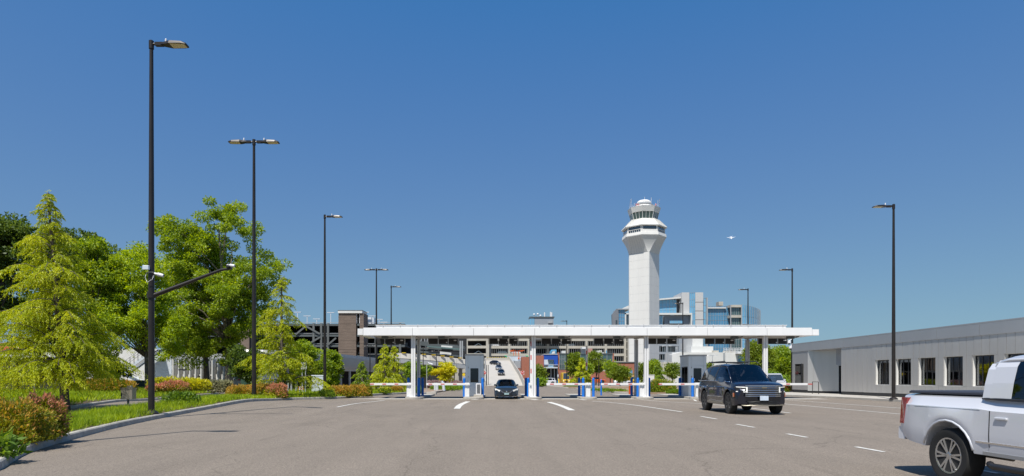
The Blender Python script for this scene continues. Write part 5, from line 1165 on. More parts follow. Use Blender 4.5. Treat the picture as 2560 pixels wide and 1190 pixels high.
MB().tube([(X(1520.5, BD), BD + 3, Z(884, BD)), (X(1520.5, BD), BD + 3, Z(875, BD))], .12, 8).build('cyan_pipe', mat('cyan_pipe', (.03, .35, .6), .4), bb)
face_box('service_wall', bb, 1304, 1341, 892, 962, BD + 1.5, 8, M_BRICKF, 0)
# chiller plant beside the ramp
pp = T('plant_equipment', 'grey rooftop chiller tanks with green pipes on a brick base beside the ramp', 'plant equipment', (X(1290, 258), 258, 0))
face_box('wall', pp, 1262, 1318, 921, 962, 258, 7, M_BRICKF, 0); face_box('housing', pp, 1268, 1316, 891, 921, 260, 4, M_GREYP); face_box('tank', pp, 1285, 1309, 902, 920, 258.5, 1.4, M_GREY); 
for px in (1285, 1309): face_box('tank_band', pp, px - .5, px + .5, 901, 921, 258.3, .2, M_STEELD)
for px in (1266.5, 1319.5): MB().tube([(X(px + (-5 if px < 1300 else -5), 257.5), 257.5, Z(890, 257.5)), (X(px - 1, 257.5), 257.5, Z(890, 257.5)), (X(px, 257.5), 257.5, Z(893, 257.5)), (X(px, 257.5), 257.5, Z(917, 257.5))], .24, 8).build('green_pipe', M_GREENP, pp, smooth=True)
cr = T('orange_crane', 'bright orange boom lift jib standing above the grey chiller tanks', 'boom lift', (X(1296, 260), 260, 0))
for a, c in (((1274, 876), (1306, 878)), ((1276, 879), (1290, 876)), ((1296, 878), (1298, 897)), ((1284, 878), (1284, 889)), ((1289, 878), (1290, 889)), ((1282, 875), (1296, 878)), ((1296, 877), (1311, 876))): MB().bar(P(*a, 260), P(*c, 260), .2, .28).build('boom', M_ORANGE, cr)
MB().box(X(1295, 260), 259.6, Z(898, 260), X(1298.5, 260), 260.3, Z(894, 260)).build('basket', M_ORANGE, cr)

# ---------------------------------------------------------------- descending ramp
rp = T('exit_ramp', 'sunlit pale concrete ramp descending between low walls beyond the sedan', 'ramp', (2, 190, 0))
def rl(y): return -1.75 - (y - 132) * .016
b = MB(); b.rings([[(rl(y), y, -.3), (6.3, y, -.3), (6.3, y, z), (rl(y), y, z)] for y, z in RPT]); b.build('ramp_deck', M_CONCW, rp)
for i, (p, q) in enumerate(zip(RPT, RPT[1:])):
    n_ = 5
    for k in range(n_):
        t0, t1 = k / n_, (k + 1) / n_; a = (p[0] + (q[0] - p[0]) * t0 + .03, p[1] + (q[1] - p[1]) * t0); c = (p[0] + (q[0] - p[0]) * t1 - .03, p[1] + (q[1] - p[1]) * t1)
        MB().rings([[(6.1, y, z - .1), (6.4, y, z - .1), (6.35, y, z + 1.15), (6.2, y, z + 1.15)] for y, z in (a, c)]).build('parapet_section', M_CONCW, rp)
        MB().rings([[(rl(y) - .3, y, z - .1), (rl(y), y, z - .1), (rl(y) - .05, y, z + 1.0), (rl(y) - .25, y, z + 1.0)] for y, z in (a, c)]).build('parapet_section', M_CONCW, rp)
MB().rings([[(x_, 251.4, 8.6), (x_, 252, 8.6), (x_, 252, 9.9), (x_, 251.4, 9.9)] for x_ in (rl(252) - .3, 6.4)]).build('end_wall', M_CONCW, rp)
for k in range(9): MB().box(-3 + k * 1.05, 251.3, 9.9, -2.5 + k * 1.05, 251.9, 10.05).build('yellow_marker', M_YEL, rp)
for px in (1216, 1220): MB().box(X(px, 134), 133.8, 0, X(px, 134) + .12, 134.1, Z(912, 134)).build('post', M_TRIM, rp)
def dne(px, py, d, label, r_=.38):
    s_ = T('road_sign', label, 'sign', (X(px, d), d, 0)); x_, z_ = X(px, d), Z(py, d)
    MB().box(x_ - .04, d + .03, 0, x_ + .04, d + .09, z_ + r_).build('post', M_GREY, s_); MB().box(x_ - r_, d + .01, z_ - r_, x_ + r_, d + .03, z_ + r_).build('plate', M_WHITE, s_)
    MB().lathe([(r_ * .96, 0), (r_ * .96, -.01)], (x_, d + .008, z_), 20, 'y').build('disc', M_RED, s_); MB().box(x_ - r_ * .65, d - .012, z_ - r_ * .14, x_ + r_ * .65, d - .004, z_ + r_ * .14).build('bar', M_WHITE, s_)
    for q, sgn in (('DO NOT', .45), ('ENTER', -.45)):
        cu = bpy.data.curves.new('lettering', 'FONT'); cu.body = q; cu.size = r_ * .45; cu.align_x = 'CENTER'; cu.align_y = 'CENTER'; cu.extrude = .002; o_ = bpy.data.objects.new('lettering', cu); C.objects.link(o_); o_.location = (x_, d - .012, z_ + sgn * r_); o_.rotation_euler = (math.pi / 2, 0, 0); bpy.context.view_layer.update(); me_ = bpy.data.meshes.new_from_object(o_.evaluated_get(bpy.context.evaluated_depsgraph_get())); mw = o_.matrix_world.copy(); me_.transform(mw); bpy.data.objects.remove(o_); new_obj('lettering', me_, M_RED, s_)
dne(1211.5, 932, 128, 'round red no entry sign at the left foot of the concrete ramp', .32); dne(1306, 932, 128, 'square no entry sign at the right foot of the concrete ramp', .37)

# ---------------------------------------------------------------- left: elevated ramp, dark steel garage, brick stair tower
er_ = T('elevated_road', 'elevated pale concrete roadway sloping down to the right behind the columns', 'elevated road', (-15, 135, 0))
ev = [(X(975, 121), 121, Z(881, 121)), (X(1075, 123), 123, Z(888, 123)), (X(1163, 126), 126, Z(898, 126))]
for (x0, y0, z0), (x1, y1, z1) in zip(ev, ev[1:]):
    for k in range(4):
        A = Vector((x0, y0, z0)).lerp(Vector((x1, y1, z1)), k / 4); B_ = Vector((x0, y0, z0)).lerp(Vector((x1, y1, z1)), (k + 1) / 4); d_ = (B_ - A).normalized() * .02; A += d_; B_ -= d_
        MB().rings([[(p.x, p.y, p.z - 1.0), (p.x, p.y, p.z), (p.x - .1, p.y + .3, p.z), (p.x - .1, p.y + .3, p.z - 1.0)] for p in (A, B_)]).build('parapet_section', M_CONCL, er_)
        MB().rings([[(p.x, p.y + .05, p.z - 1.9), (p.x, p.y + .05, p.z - 1.05), (p.x - 1, p.y + 9, p.z - 1.05), (p.x - 1, p.y + 9, p.z - 1.9)] for p in (A, B_)]).build('deck', M_GREY, er_)
        MB().box(A.x + .3, A.y - .02, A.z + .005, A.x + 1.1, A.y + .25, A.z + .12).build('yellow_marker', M_YEL, er_)
for px, d in ((1004, 122), (1012, 122), (1075, 130), (1140, 136), (1150, 131)): MB().box(X(px, d) - .35, d + 2, 0, X(px, d) + .35, d + 2.8, Z(905, d)).build('pier', M_CONCG, er_)
MB().box(X(1005, 166), 166, 0, X(1166, 166), 168, Z(846, 166)).build('painted_shade_wall', M_DARK, er_); MB().box(X(1040, 150), 150, 0, X(1166, 150), 151, Z(893, 150)).build('painted_shade_wall', M_DARK, er_)  # near-black boxes carry the painted-in shade under and behind the roadway
b = MB(); b.box(X(1120, 142), 142, 0, X(1165, 142), 144, 2.1); b.box(X(1120, 142), 142, 2.8, X(1165, 142), 144, 4.4); b.build('wall', M_CONCW, er_); MB().box(X(1120, 142), 142.5, 2.1, X(1165, 142), 143, 2.8).build('window_strip', M_WINK, er_)
# dark steel truss between garage and ramp
tr = T('steel_bridge', 'tangle of grey steel bridge members and sloping decks above the elevated roadway', 'bridge', (-16, 150, 0))
for a, c, th in (((1040, 858), (1162, 872), 1.0), ((1045, 872), (1162, 876), .5), ((960, 870), (1162, 892), .5)):
    A, B_ = Vector(P(*a, 150)), Vector(P(*c, 150)); MB().bar(A, B_, 5, th).build('deck', M_STEELD, tr)
for a, c in (((1068, 866), (1160, 874)), ): MB().bar(P(*a, 147), P(*c, 147), .3, .35).build('beam', mat('teal_beam', (.10, .16, .16), .5), tr)
MB().bar(P(1103, 866, 147.3), P(1131, 868, 147.3), .2, .5).build('pale_panel', M_WHITED, tr)
MB().bar(P(1100, 882, 147.3), P(1128, 885, 147.3), .2, .6).build('pale_panel', M_WHITED, tr)
for k in range(11):
    px = 1008 + k * 7.6; MB().bar(P(px, 846, 148), P(px + (5 if k % 2 else -5), 881, 148), .18, .18).build('strut', M_GREY, tr)
for px in (1154, 1149): MB().box(X(px, 146), 146, 0, X(px, 146) + .3, 146.4, Z(852, 146)).build('post', M_GREY, tr)
# dark steel parking garage
DG = 135
dg = T('steel_garage', 'dark grey steel framed parking garage behind the small cedar', 'parking garage', (X(760, DG), DG, 0)); x0, x1 = X(400, DG), X(1012, DG); lv = [809, 836, 862, 888]
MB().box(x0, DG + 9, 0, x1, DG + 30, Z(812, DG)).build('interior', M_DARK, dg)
for py in lv:
    MB().box(x0, DG + .4, Z(py + 3.5, DG), x1, DG + 29, Z(py + 1, DG)).build('floor_deck', mat('dark_deck', (.06, .062, .062), .9), dg); MB().box(x0, DG, Z(py + 5.5, DG), x1, DG + .35, Z(py + .3, DG)).build('edge_beam', M_STEELD, dg)
    MB().bar((x0, DG + .1, Z(py - 2.6, DG)), (x1, DG + .1, Z(py - 2.6, DG)), .07, .09).build('guard_rail', M_GREY, dg)
    if py > 810: MB().box(x0, DG + 4, Z(py, DG), x1, DG + 4.3, Z(py - 8, DG)).build('ramp_wall', mat('grey_ramp_wall', (.13, .135, .13), .9), dg)
for px in (618, 641, 700, 784, 803, 820, 940, 1000): MB().box(X(px, DG) - .22, DG - .1, 0, X(px, DG) + .22, DG + .5, Z(808, DG)).build('pillar', mat('steel_column', (.12, .13, .13), .5), dg)
for a, c in (((764, 815), (800, 835)), ((800, 843), (775, 858)), ((641, 832), (660, 818)), ((641, 848), (655, 858)), ((740, 836), (765, 815)), ((820, 862), (840, 845))): MB().bar(P(*a, DG - .15), P(*c, DG - .15), .3, .35).build('brace', mat('steel_column', (.12, .13, .13)), dg)
for i, (px, t_, b_) in enumerate(((642, 790, 806), (668, 792, 806), (744, 781, 805), (768, 790.5, 808), (792, 798, 808), (827, 782, 808), (914, 781, 806), (931, 790.5, 812), (948, 799, 812), (960, 806, 812))):
    dd = DG + 14; q = T('roof_lamp', ('first (leftmost)', 'second', 'third', 'fourth', 'fifth', 'sixth', 'seventh', 'eighth', 'ninth', 'tenth (rightmost)')[i] + ' from the left of the white lamps on the steel garage roof', 'lamp', (X(px, dd), dd, Z(b_ + 4, dd)), group='white roof deck lamps on the steel garage'); MB().tube([(0, 0, 0), (0, 0, Z(t_, dd) - Z(b_ + 4, dd))], .09, 6).build('pole', M_WHITEP, q, local=True); MB().box(-.85, -.15, Z(t_, dd) - Z(b_ + 4, dd), .85, .15, Z(t_, dd) - Z(b_ + 4, dd) + .12).build('lamp_head', M_WHITEP, q, local=True)
st = T('stair_tower', 'tall brown masonry stair tower with white roof cap beside the canopy end', 'tower', (X(878, 126), 126, 0)); D_ = 126
# coursed masonry blocks as real courses
def masonry(px0, px1, py0, d, dep, nm='masonry_course'):
    z1 = Z(py0, d); n_ = int(z1 / .3); h_ = z1 / n_
    MB().box(X(px0, d) + .06, d + .06, 0, X(px1, d) - .06, d + dep - .06, z1 - .02).build('core', M_TRIM, st)
    for k in range(n_): o_ = R.uniform(0, .05); MB().box(X(px0, d) - o_, d - o_, k * h_ + .008, X(px1, d) + o_, d + dep, (k + 1) * h_ - .008).build(nm, M_MASON, st)
masonry(846.5, 890, 783, D_, 4.2); masonry(899.5, 909, 783, D_, 4.2)
MB().box(X(845.5, D_), D_ - .25, Z(783, D_), X(906, D_), D_ + 4.6, Z(776.5, D_)).build('roof', M_WHITED, st); MB().box(X(845, D_), D_ - .3, Z(776.5, D_), X(907, D_), D_ + 4.6, Z(775.6, D_)).build('roof_edge', M_STEELD, st)
for py in (809, 836, 862, 888): MB().box(X(890.2, D_), D_ + .3, Z(py + 5, D_), X(899.3, D_), D_ + 4, Z(py, D_)).build('landing', M_STEELD, st)
for k, py in enumerate((836, 862, 888)): MB().bar((X(890.5, D_), D_ + 1, Z(py, D_)), (X(899, D_), D_ + 1, Z(py - 14, D_)), .06, .06).build('handrail', M_GREY, st)
MB().box(X(890.2, D_), D_ + .2, Z(808, D_), X(892, D_), D_ + .3, Z(785, D_)).build('window_post', M_WHITEP, st); MB().box(X(897.5, D_), D_ + .2, Z(808, D_), X(899.3, D_), D_ + .3, Z(785, D_)).build('window_post', M_WHITEP, st)
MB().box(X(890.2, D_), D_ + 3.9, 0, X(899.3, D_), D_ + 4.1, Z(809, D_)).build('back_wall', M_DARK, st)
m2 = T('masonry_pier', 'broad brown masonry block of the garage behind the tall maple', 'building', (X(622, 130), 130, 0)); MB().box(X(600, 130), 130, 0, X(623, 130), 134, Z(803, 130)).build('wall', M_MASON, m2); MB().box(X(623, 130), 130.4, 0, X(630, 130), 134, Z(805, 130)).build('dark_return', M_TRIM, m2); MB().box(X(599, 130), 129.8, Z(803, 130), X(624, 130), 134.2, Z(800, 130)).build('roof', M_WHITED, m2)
rb_ = T('rooftop_kiosk', 'white rooftop box with a small blue and purple mark right of the stair tower', 'rooftop kiosk', (X(921, 150), 150, 0)); face_box('wall', rb_, 911, 928, 793, 812, 150, 3, M_WHITEP); face_box('mark', rb_, 911.5, 914, 801, 808, 149.97, .03, mat('purple_mark', (.15, .08, .5), .5)); face_box('side_bay', rb_, 928.3, 935, 794, 812, 150.4, 2.6, M_GREYP)

# ---------------------------------------------------------------- curved metal screen building
cs = T('curved_screen_building', 'curved perforated grey metal parapet on posts beyond the hedges', 'building', (X(850, 100), 100, 0))
sc = []
for i in range(31):
    t = i / 30; px = 600 + (938 - 600) * t; d = 88 + 26 * t ** 2.2; sc.append((X(px, d), d, t))
def scz(t): return 5.6 - .75 * max(0, t - .6) - 0 * t, 3.25 - .25 * t
M_SCR = mat('perforated_metal', (.33, .335, .34), .42, metal=.5, var=.12, scale=3, stretch=(6, 6, .3))
for (x0, y0, t0), (x1, y1, t1) in zip(sc, sc[1:]):
    zt0, zb0 = scz(t0); zt1, zb1 = scz(t1); d_ = Vector((x1 - x0, y1 - y0)).normalized() * .015
    prof = lambda x_, y_, zt2, zb2: [(x_, y_ + .25, zb2), (x_, y_ + .05, zb2 + .5), (x_, y_, zb2 + 1.2), (x_, y_ + .02, zt2 - .5), (x_, y_ + .35, zt2), (x_, y_ + .5, zt2), (x_, y_ + .4, zb2)]
    MB().rings([prof(x0 + d_.x, y0 + d_.y, zt0, zb0), prof(x1 - d_.x, y1 - d_.y, zt1, zb1)]).build('screen_panel', M_SCR, cs)
    MB().rings([[(x0, y0 + .6, zb0 - .3), (x0, y0 + .6, zb0), (x0 - 1, y0 + 14, zb0), (x0 - 1, y0 + 14, zb0 - .3)], [(x1, y1 + .6, zb1 - .3), (x1, y1 + .6, zb1), (x1 - 1, y1 + 14, zb1), (x1 - 1, y1 + 14, zb1 - .3)]]).build('deck', M_CONCG, cs)
for i in range(0, 31, 2): x_, y_, t = sc[i]; MB().box(x_ - .15, y_ + 1, 0, x_ + .15, y_ + 1.3, scz(t)[1] - .3).build('post', M_GREY, cs)
MB().rings([[(x_ - 1, y_ + 12, 0), (x_ - 1, y_ + 12, 3), (x_ - 1, y_ + 12.3, 3), (x_ - 1, y_ + 12.3, 0)] for x_, y_, t in sc]).build('painted_shade_wall', M_DARK, cs)  # near-black sheet puts the shade under the deck into its colour
# ---------------------------------------------------------------- white finned wall with stairs, behind the trees
fw = T('white_finned_wall', 'white ground level wall with upright fins and grey doors behind the maple trunks', 'building', (X(500, 78), 78, 0)); FD = 78
MB().box(X(430, FD), FD + .3, 0, X(622, FD), FD + 12, Z(916, FD)).build('wall', M_WHITED, fw); MB().box(X(370, FD), FD + .1, 0, X(428, FD), FD + 12, Z(878, FD)).build('grey_block_wall', M_GREYP, fw); MB().box(X(429, FD), FD, Z(924, FD), X(622, FD), FD + 12, Z(913, FD)).build('beam', M_GREY, fw)
MB().box(X(429, FD), FD + .1, Z(912.8, FD), X(622, FD), FD + .6, Z(896, FD)).build('screen', M_SCR, fw); MB().box(X(429, FD), FD + .5, Z(896, FD), X(622, FD), FD + 12, Z(884, FD)).build('upper_wall', M_GREY, fw)
for k in range(14): px = 442 + k * 13.8; MB().box(X(px, FD) - .07, FD - .95, Z(948, FD), X(px, FD) + .07, FD - .02, Z(898, FD)).build('fin', M_WHITED, fw)
for px in (492, 586): MB().box(X(px, FD) - .1, FD + .2, 0, X(px, FD) + 1.5, FD + .29, Z(941, FD)).build('door', M_GREY, fw); MB().box(X(px, FD) - .3, FD - .4, Z(941, FD), X(px, FD) + 1.7, FD + .29, Z(939.5, FD)).build('door_canopy', M_TRIM, fw)
MB().add([(X(596, FD) - .22, FD + .19, Z(951, FD)), (X(596, FD) + .22, FD + .19, Z(951, FD)), (X(596, FD), FD + .19, Z(947, FD))], [(0, 1, 2)]).build('warning_triangle', M_RED, fw)
MB().box(X(456, FD), FD - 1.0, Z(926, FD), X(479, FD), FD - .9, Z(923, FD)).build('sign_strip', M_TRIM, fw)
wl2 = T('white_wall_left', 'low white wall behind the stairs at the left', 'wall', (X(300, 80), 80, 0)); MB().box(X(190, 80), 80, 0, X(392, 80), 80.6, Z(872, 80)).build('wall', M_WHITED, wl2)
stx = T('outdoor_stairs', 'grey outdoor staircase with railings climbing to the right behind the lamp pole', 'staircase', (X(330, 76), 76, 0)); SD = 76
A, B_ = Vector(P(306, 930, SD)), Vector(P(385, 872, SD))
for s in (0, 1.6): MB().bar(A + Vector((0, s, -.1)), B_ + Vector((0, s, -.1)), .08, .35).build('stringer', M_GREYP, stx)
for k in range(22): p = A.lerp(B_, k / 22); MB().box(p.x, p.y, p.z - .03, p.x + .3, p.y + 1.6, p.z + .02).build('tread', M_STEELD, stx)
for s in (-.05,): 
    for hh in (.5, .8, 1.1): MB().bar(A + Vector((0, s, hh)), B_ + Vector((0, s, hh)), .045, .045).build('railing', M_GREY, stx)
    for k in range(9): p = A.lerp(B_, k / 8); MB().bar(p + Vector((0, s, 0)), p + Vector((0, s, 1.1)), .05, .05).build('rail_post', M_TRIM, stx)
A2, B2 = Vector(P(308, 930, SD)), Vector(P(352, 952, SD))
MB().bar(A2 + Vector((0, -.2, 0)), B2 + Vector((0, -.2, 0)), 1.4, .2).build('lower_flight', M_GREYP, stx)
for hh in (.5, .8, 1.1): MB().bar(A2 + Vector((0, -.9, hh)), B2 + Vector((0, -.9, hh)), .045, .045).build('railing', M_TRIM, stx)
MB().box(X(280, SD), SD - 1, Z(932, SD), X(309, SD), SD + 1.6, Z(930, SD)).build('landing', M_STEELD, stx)
for hh in (.55, 1.1): MB().bar((X(280, SD), SD - 1, Z(930, SD) + hh), (X(308, SD), SD - 1, Z(930, SD) + hh), .045, .045).build('railing', M_TRIM, stx)
for px in (281, 290, 299): MB().bar((X(px, SD), SD - .95, 0), (X(px, SD), SD - .95, Z(930, SD) + 1.1), .07, .07).build('post', M_TRIM, stx)
tag(MB().box(X(310, 74), 74, 0, X(396, 74), 74.4, Z(951, 74)).build('green_fence', mat('dark_green_mesh', (.01, .03, .02), .8)), 'low dark green mesh fence at the foot of the outdoor stairs', 'fence')
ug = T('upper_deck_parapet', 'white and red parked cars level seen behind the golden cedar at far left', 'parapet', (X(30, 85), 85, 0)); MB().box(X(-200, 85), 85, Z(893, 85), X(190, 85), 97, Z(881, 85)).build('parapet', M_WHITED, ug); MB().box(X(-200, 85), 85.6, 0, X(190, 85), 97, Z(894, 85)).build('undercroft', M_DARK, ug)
for k in range(7): MB().box(X(-180 + k * 52, 85), 85.1, 0, X(-180 + k * 52, 85) + .4, 85.5, Z(893.2, 85)).build('pillar', M_STEELD, ug)
mr = mat('red_car_paint', (.45, .02, .03), .3, coat=1); mini = dict(sed2)
car('deck_car', 'car', 'red car on the upper deck at the far left edge behind the cedar', mr, (X(20, 87), 87.5, Z(881, 85)), 0, mini, None, 1)
car('deck_car', 'car', 'red car on the raised deck seen between the maple trunks and the small cedar', mr, (X(600, 92), 92, 5.05 - .8), 0, mini, None, 1)
# cabinets and small signs on the left
def cabinet(px0, px1, py0, py1, d, m, label, nm='electrical_cabinet'):
    c = T(nm, label, 'cabinet', (X((px0 + px1) / 2, d), d, 0)); x0, x1, z0, z1 = X(px0, d), X(px1, d), max(0, Z(py1, d)), Z(py0, d)
    MB().bbox(x0, d, .05, x1, d + .9, z1 - .06, .02).build('body', m, c); MB().bbox(x0 - .04, d - .04, z1 - .06, x1 + .04, d + .95, z1, .02).build('lid', m, c)
    mid = (x0 + x1) / 2
    for a, e in ((x0 + .05, mid - .01), (mid + .01, x1 - .05)): MB().box(a, d - .015, .2, e, d - .001, z1 - .12).build('door', m, c)
    MB().box(mid + .05, d - .04, z1 * .5, mid + .08, d - .016, z1 * .5 + .2).build('handle', M_TRIM, c); MB().box(x0 - .1, d - .1, 0, x1 + .1, d + 1, .049).build('pad', M_CONC, c)
cabinet(779, 808, 938, 972, 58, M_GREYP, 'grey double door electrical cabinet beside the slim lamp post'); cabinet(602, 631, 945, 972, 66, M_GREEN, 'dark green transformer cabinet behind the orange bushes'); cabinet(1612, 1636, 937, 957, 82, M_WHITED, 'white electrical cabinet right of the third canopy column')
d = 56; sg = T('white_sign', 'small white sign board on two posts right of the small cedar', 'sign', (X(760, d), d, 0)); MB().box(X(752, d), d, Z(923, d), X(766, d), d + .04, Z(905, d)).build('board', M_WHITE, sg); MB().box(X(754, d), d + .045, 0, X(755.8, d), d + .1, Z(908, d)).build('post', M_GREY, sg); MB().box(X(762, d), d + .045, 0, X(764, d), d + .1, Z(908, d)).build('post', M_GREY, sg)
bc = T('barricade', 'small orange and white striped barricade in the bed beyond the small cedar', 'barricade', (X(752, 55), 55, 0)); d = 55
for j in range(2):
    for k in range(5): MB().rings([[(X(745 + k * 2.7, d), d + q, Z(974 - j * 5, d)), (X(747.7 + k * 2.7, d), d + q, Z(974 - j * 5, d)), (X(748.7 + k * 2.7, d), d + q, Z(971 - j * 5, d)), (X(746 + k * 2.7, d), d + q, Z(971 - j * 5, d))] for q in (0, .04)]).build('stripe', M_ORANGE if k % 2 == 0 else M_WHITE, bc)
for px in (747, 757): MB().box(X(px, d), d + .05, 0, X(px, d) + .05, d + .1, Z(965, d)).build('leg', M_GREY, bc)
fn = T('grey_gate_posts', 'pair of grey utility gate posts beyond the orange bushes', 'post', (X(724, 60), 60, 0))
for px in (718, 726, 738): MB().box(X(px, 60), 60, 0, X(px, 60) + .14, 60.14, Z(955, 60)).build('post', M_GREY, fn)
# small poles in the middle distance
for px, t_, d, lab in ((1058, 868, 100, 'thin distant lamp pole just right of the leftmost canopy column'), (1091, 877, 118, 'distant twin headed lamp pole above the yellow tree'), (1113, 885, 126, 'thin distant lamp pole right of the yellow tree top'), (1136, 896, 131, 'short distant lamp pole left of the grey booth'),
                       (925, 864, 92, 'thin grey lamp pole left of the golden conifers'), (1655, 904, 120, 'distant lamp pole left of the second booth'), (1668, 864, 125, 'tall thin lamp pole against the gridded building'), (1781, 888, 120, 'distant lamp pole against the white low building'), (1957, 867, 110, 'distant lamp pole in front of the right hand trees'), (1497, 897, 110, 'thin pole between the round trees beyond the bed')):
    lamp((X(px, d), d, 0), Z(t_, d), [1, -1], lab, .75, grp='distant lamp poles', pole_m=M_GREY if px > 1500 and px != 1957 else M_DARKM, simple=True)
for i, (px, d, m) in enumerate(((1405 - 8, 150, M_YEL), (1428, 150, M_YEL))): tag(MB().lathe([(.16, 0), (.16, 1.3), (.1, 1.45)], (0, 0, 0), 12).build('yellow_bollard', m, smooth=40, loc=(X(px, d), d, .02)), ('yellow bollard right of the white compact SUV', 'yellow bollard left of the blue recycling bin')[i], 'bollard')
for i, (px, d) in enumerate(((1395.5, 152), (1430, 152))):
    q = T('recycling_bin', ('bright blue bin under a white sign right of the white compact SUV', 'bright blue bin at the foot of the green trees')[i], 'bin', (X(px, d), d, .02)); MB().bbox(-.25, -.2, 0, .25, .3, 1.0, .03).build('body', mat('cyan_bin', (.02, .25, .5), .5), q, local=True); MB().bbox(-.28, -.23, 1.0, .28, .33, 1.08, .02).build('lid', M_TRIM, q, local=True)
    if i == 0: MB().box(-.03, .35, 0, .03, .4, 2.4).build('post', M_WHITEP, q, local=True); MB().box(-.12, .33, 1.9, .12, .36, 2.5).build('sign_plate', M_WHITEP, q, local=True)
pipes = []
for i, (px, tp) in enumerate(((1087.5, 957), (1093, 957), (1110, 954))):
    d = 72; x_ = X(px, d); tag(MB().tube([(x_, d, .1), (x_ + (-.12 if i == 2 else 0), d, 1.0), (x_ + (-.3 if i == 2 else 0), d, Z(tp, d))], .13 if i < 2 else .17, 10).build('standpipe', M_GREYP, smooth=40), ('left grey standpipe in the bed behind the second gate arm', 'middle grey standpipe behind the second gate arm', 'bent grey standpipe nearest the grey booth')[i], 'pipe')
s_ = T('caution_sign', 'yellow round sign on a post just left of the grey booth', 'sign', (X(1159.5, 100), 100, 0)); MB().lathe([(.24, 0), (.24, .03)], (X(1159.5, 100), 100, Z(936.5, 100)), 18, 'y').build('plate', M_YEL, s_); MB().box(X(1159.5, 100) - .03, 100.03, 0, X(1159.5, 100) + .03, 100.08, Z(936, 100)).build('post', M_GREY, s_)
camera(P(1070, 907, 66), 'small white camera on a thin pole behind the second lane', 1.1, (1, 0, -.4)); tag(MB().box(X(1066, 66), 66, 0, X(1067.5, 66), 66.08, Z(904, 66)).build('camera_pole', M_GREY), 'thin grey pole holding a small camera behind the second lane', 'pole')
tag(MB().box(X(1000, 88), 88, 0, X(1065, 88), 88.3, Z(934, 88)).build('dark_fence', M_TRIM), 'low dark fence panel behind the leftmost canopy column', 'fence')
tag(MB().bbox(X(1066, 60), 60, .01, X(1090, 60), 60.8, .22, .02).build('kerb_stone', M_CONC), 'loose pale kerb block in the bed behind the first island', 'kerb block')
# ---------------------------------------------------------------- vegetation
def fac(d): return 1.0
def broadleaf(px, pyb, pyt, d, crown, label, lm, nleaf, ls, bark=M_BARK, trunk_r=.22, gx=None, nclump=None, group=None, nm='broadleaf_tree', base=.1, csz=1.0, cat='tree', lean=0, first=.3):
    """crown: list of ellipses (px, py, rx_px, ry_px) in photo measure, turned into ellipsoids at distance d"""
    x0 = X(px, d); t = T(nm, label, cat, (x0, d, base), group=group)
    s = F / d; els = [(X(a, d), Z(b_, d), rx / s, ry / s) for a, b_, rx, ry in crown]; vol = [e[2] ** 2 * e[3] for e in els]; tot = sum(vol)
    cx = sum(e[0] * v for e, v in zip(els, vol)) / tot; zt = max(e[1] + e[3] for e in els); zb_ = min(e[1] - e[3] for e in els)
    nc = nclump or 60; cl = []
    for k in range(nc):
        e = R.choices(els, vol)[0]; v = rdir(1)[0]; rr = R.random() ** .4 * .93; cl.append((e[0] + v[0] * e[2] * rr, d + v[1] * e[2] * rr, e[1] + v[2] * e[3] * rr))
    # trunk and limbs
    b = MB(); H_ = zt - base; top = Vector((cx, d, base + H_ * .82)); pth = []
    for i in range(9): u = i / 8; pth.append((x0 + (cx - x0) * u ** 1.6 + math.sin(u * 5) * .05 * H_ / 8, d + math.cos(u * 4) * .05 * H_ / 8, base - .1 + (H_ * .82) * u))
    b.tube(pth, [trunk_r * (1.35 if i == 0 else 1) * (1 - .85 * i / 8) for i in range(9)], 10)
    nl = min(len(cl), 34)
    for k in range(nl):
        c = Vector(cl[k]); u = max(first * .8, min(.9, ((c.z - base) / H_ - .18) * R.uniform(.55, .95))); i = min(int(u / .82 * 8), 7); a = Vector(pth[i]).lerp(Vector(pth[i + 1]), (u / .82 * 8) % 1) if i < 7 else Vector(pth[7])
        m_ = a.lerp(c, .5) + Vector((R.uniform(-.2, .2), R.uniform(-.2, .2), .12 * (c - a).length)); r0 = trunk_r * (.42 - .3 * u)
        b.tube([a, a.lerp(m_, .5) + Vector((0, 0, -.02)), m_, c], [r0, r0 * .8, r0 * .55, r0 * .2], 6)
    b.build('trunk', bark, t, smooth=True)
    per = max(1, nleaf // nc); A = []; Dv = []
    for c in cl:
        rr = csz * R.uniform(.55, 1.1); k = int(per * R.uniform(.6, 1.4)); v = rdir(k); q = rng.random(k) ** .45
        pts = np.array(c) + v * q[:, None] * rr * np.array([1, 1, .62]); A.append(pts); w_ = v + rdir(k) * .9; w_[:, 2] -= .25; Dv.append(w_)
    A = np.concatenate(A); Dv = np.concatenate(Dv); n = len(A)
    leaves('crown', A, Dv, ls * rng.uniform(.6, 1.2, n), ls * .62 * rng.uniform(.7, 1.1, n), lm, t, bend=.12)
    return t
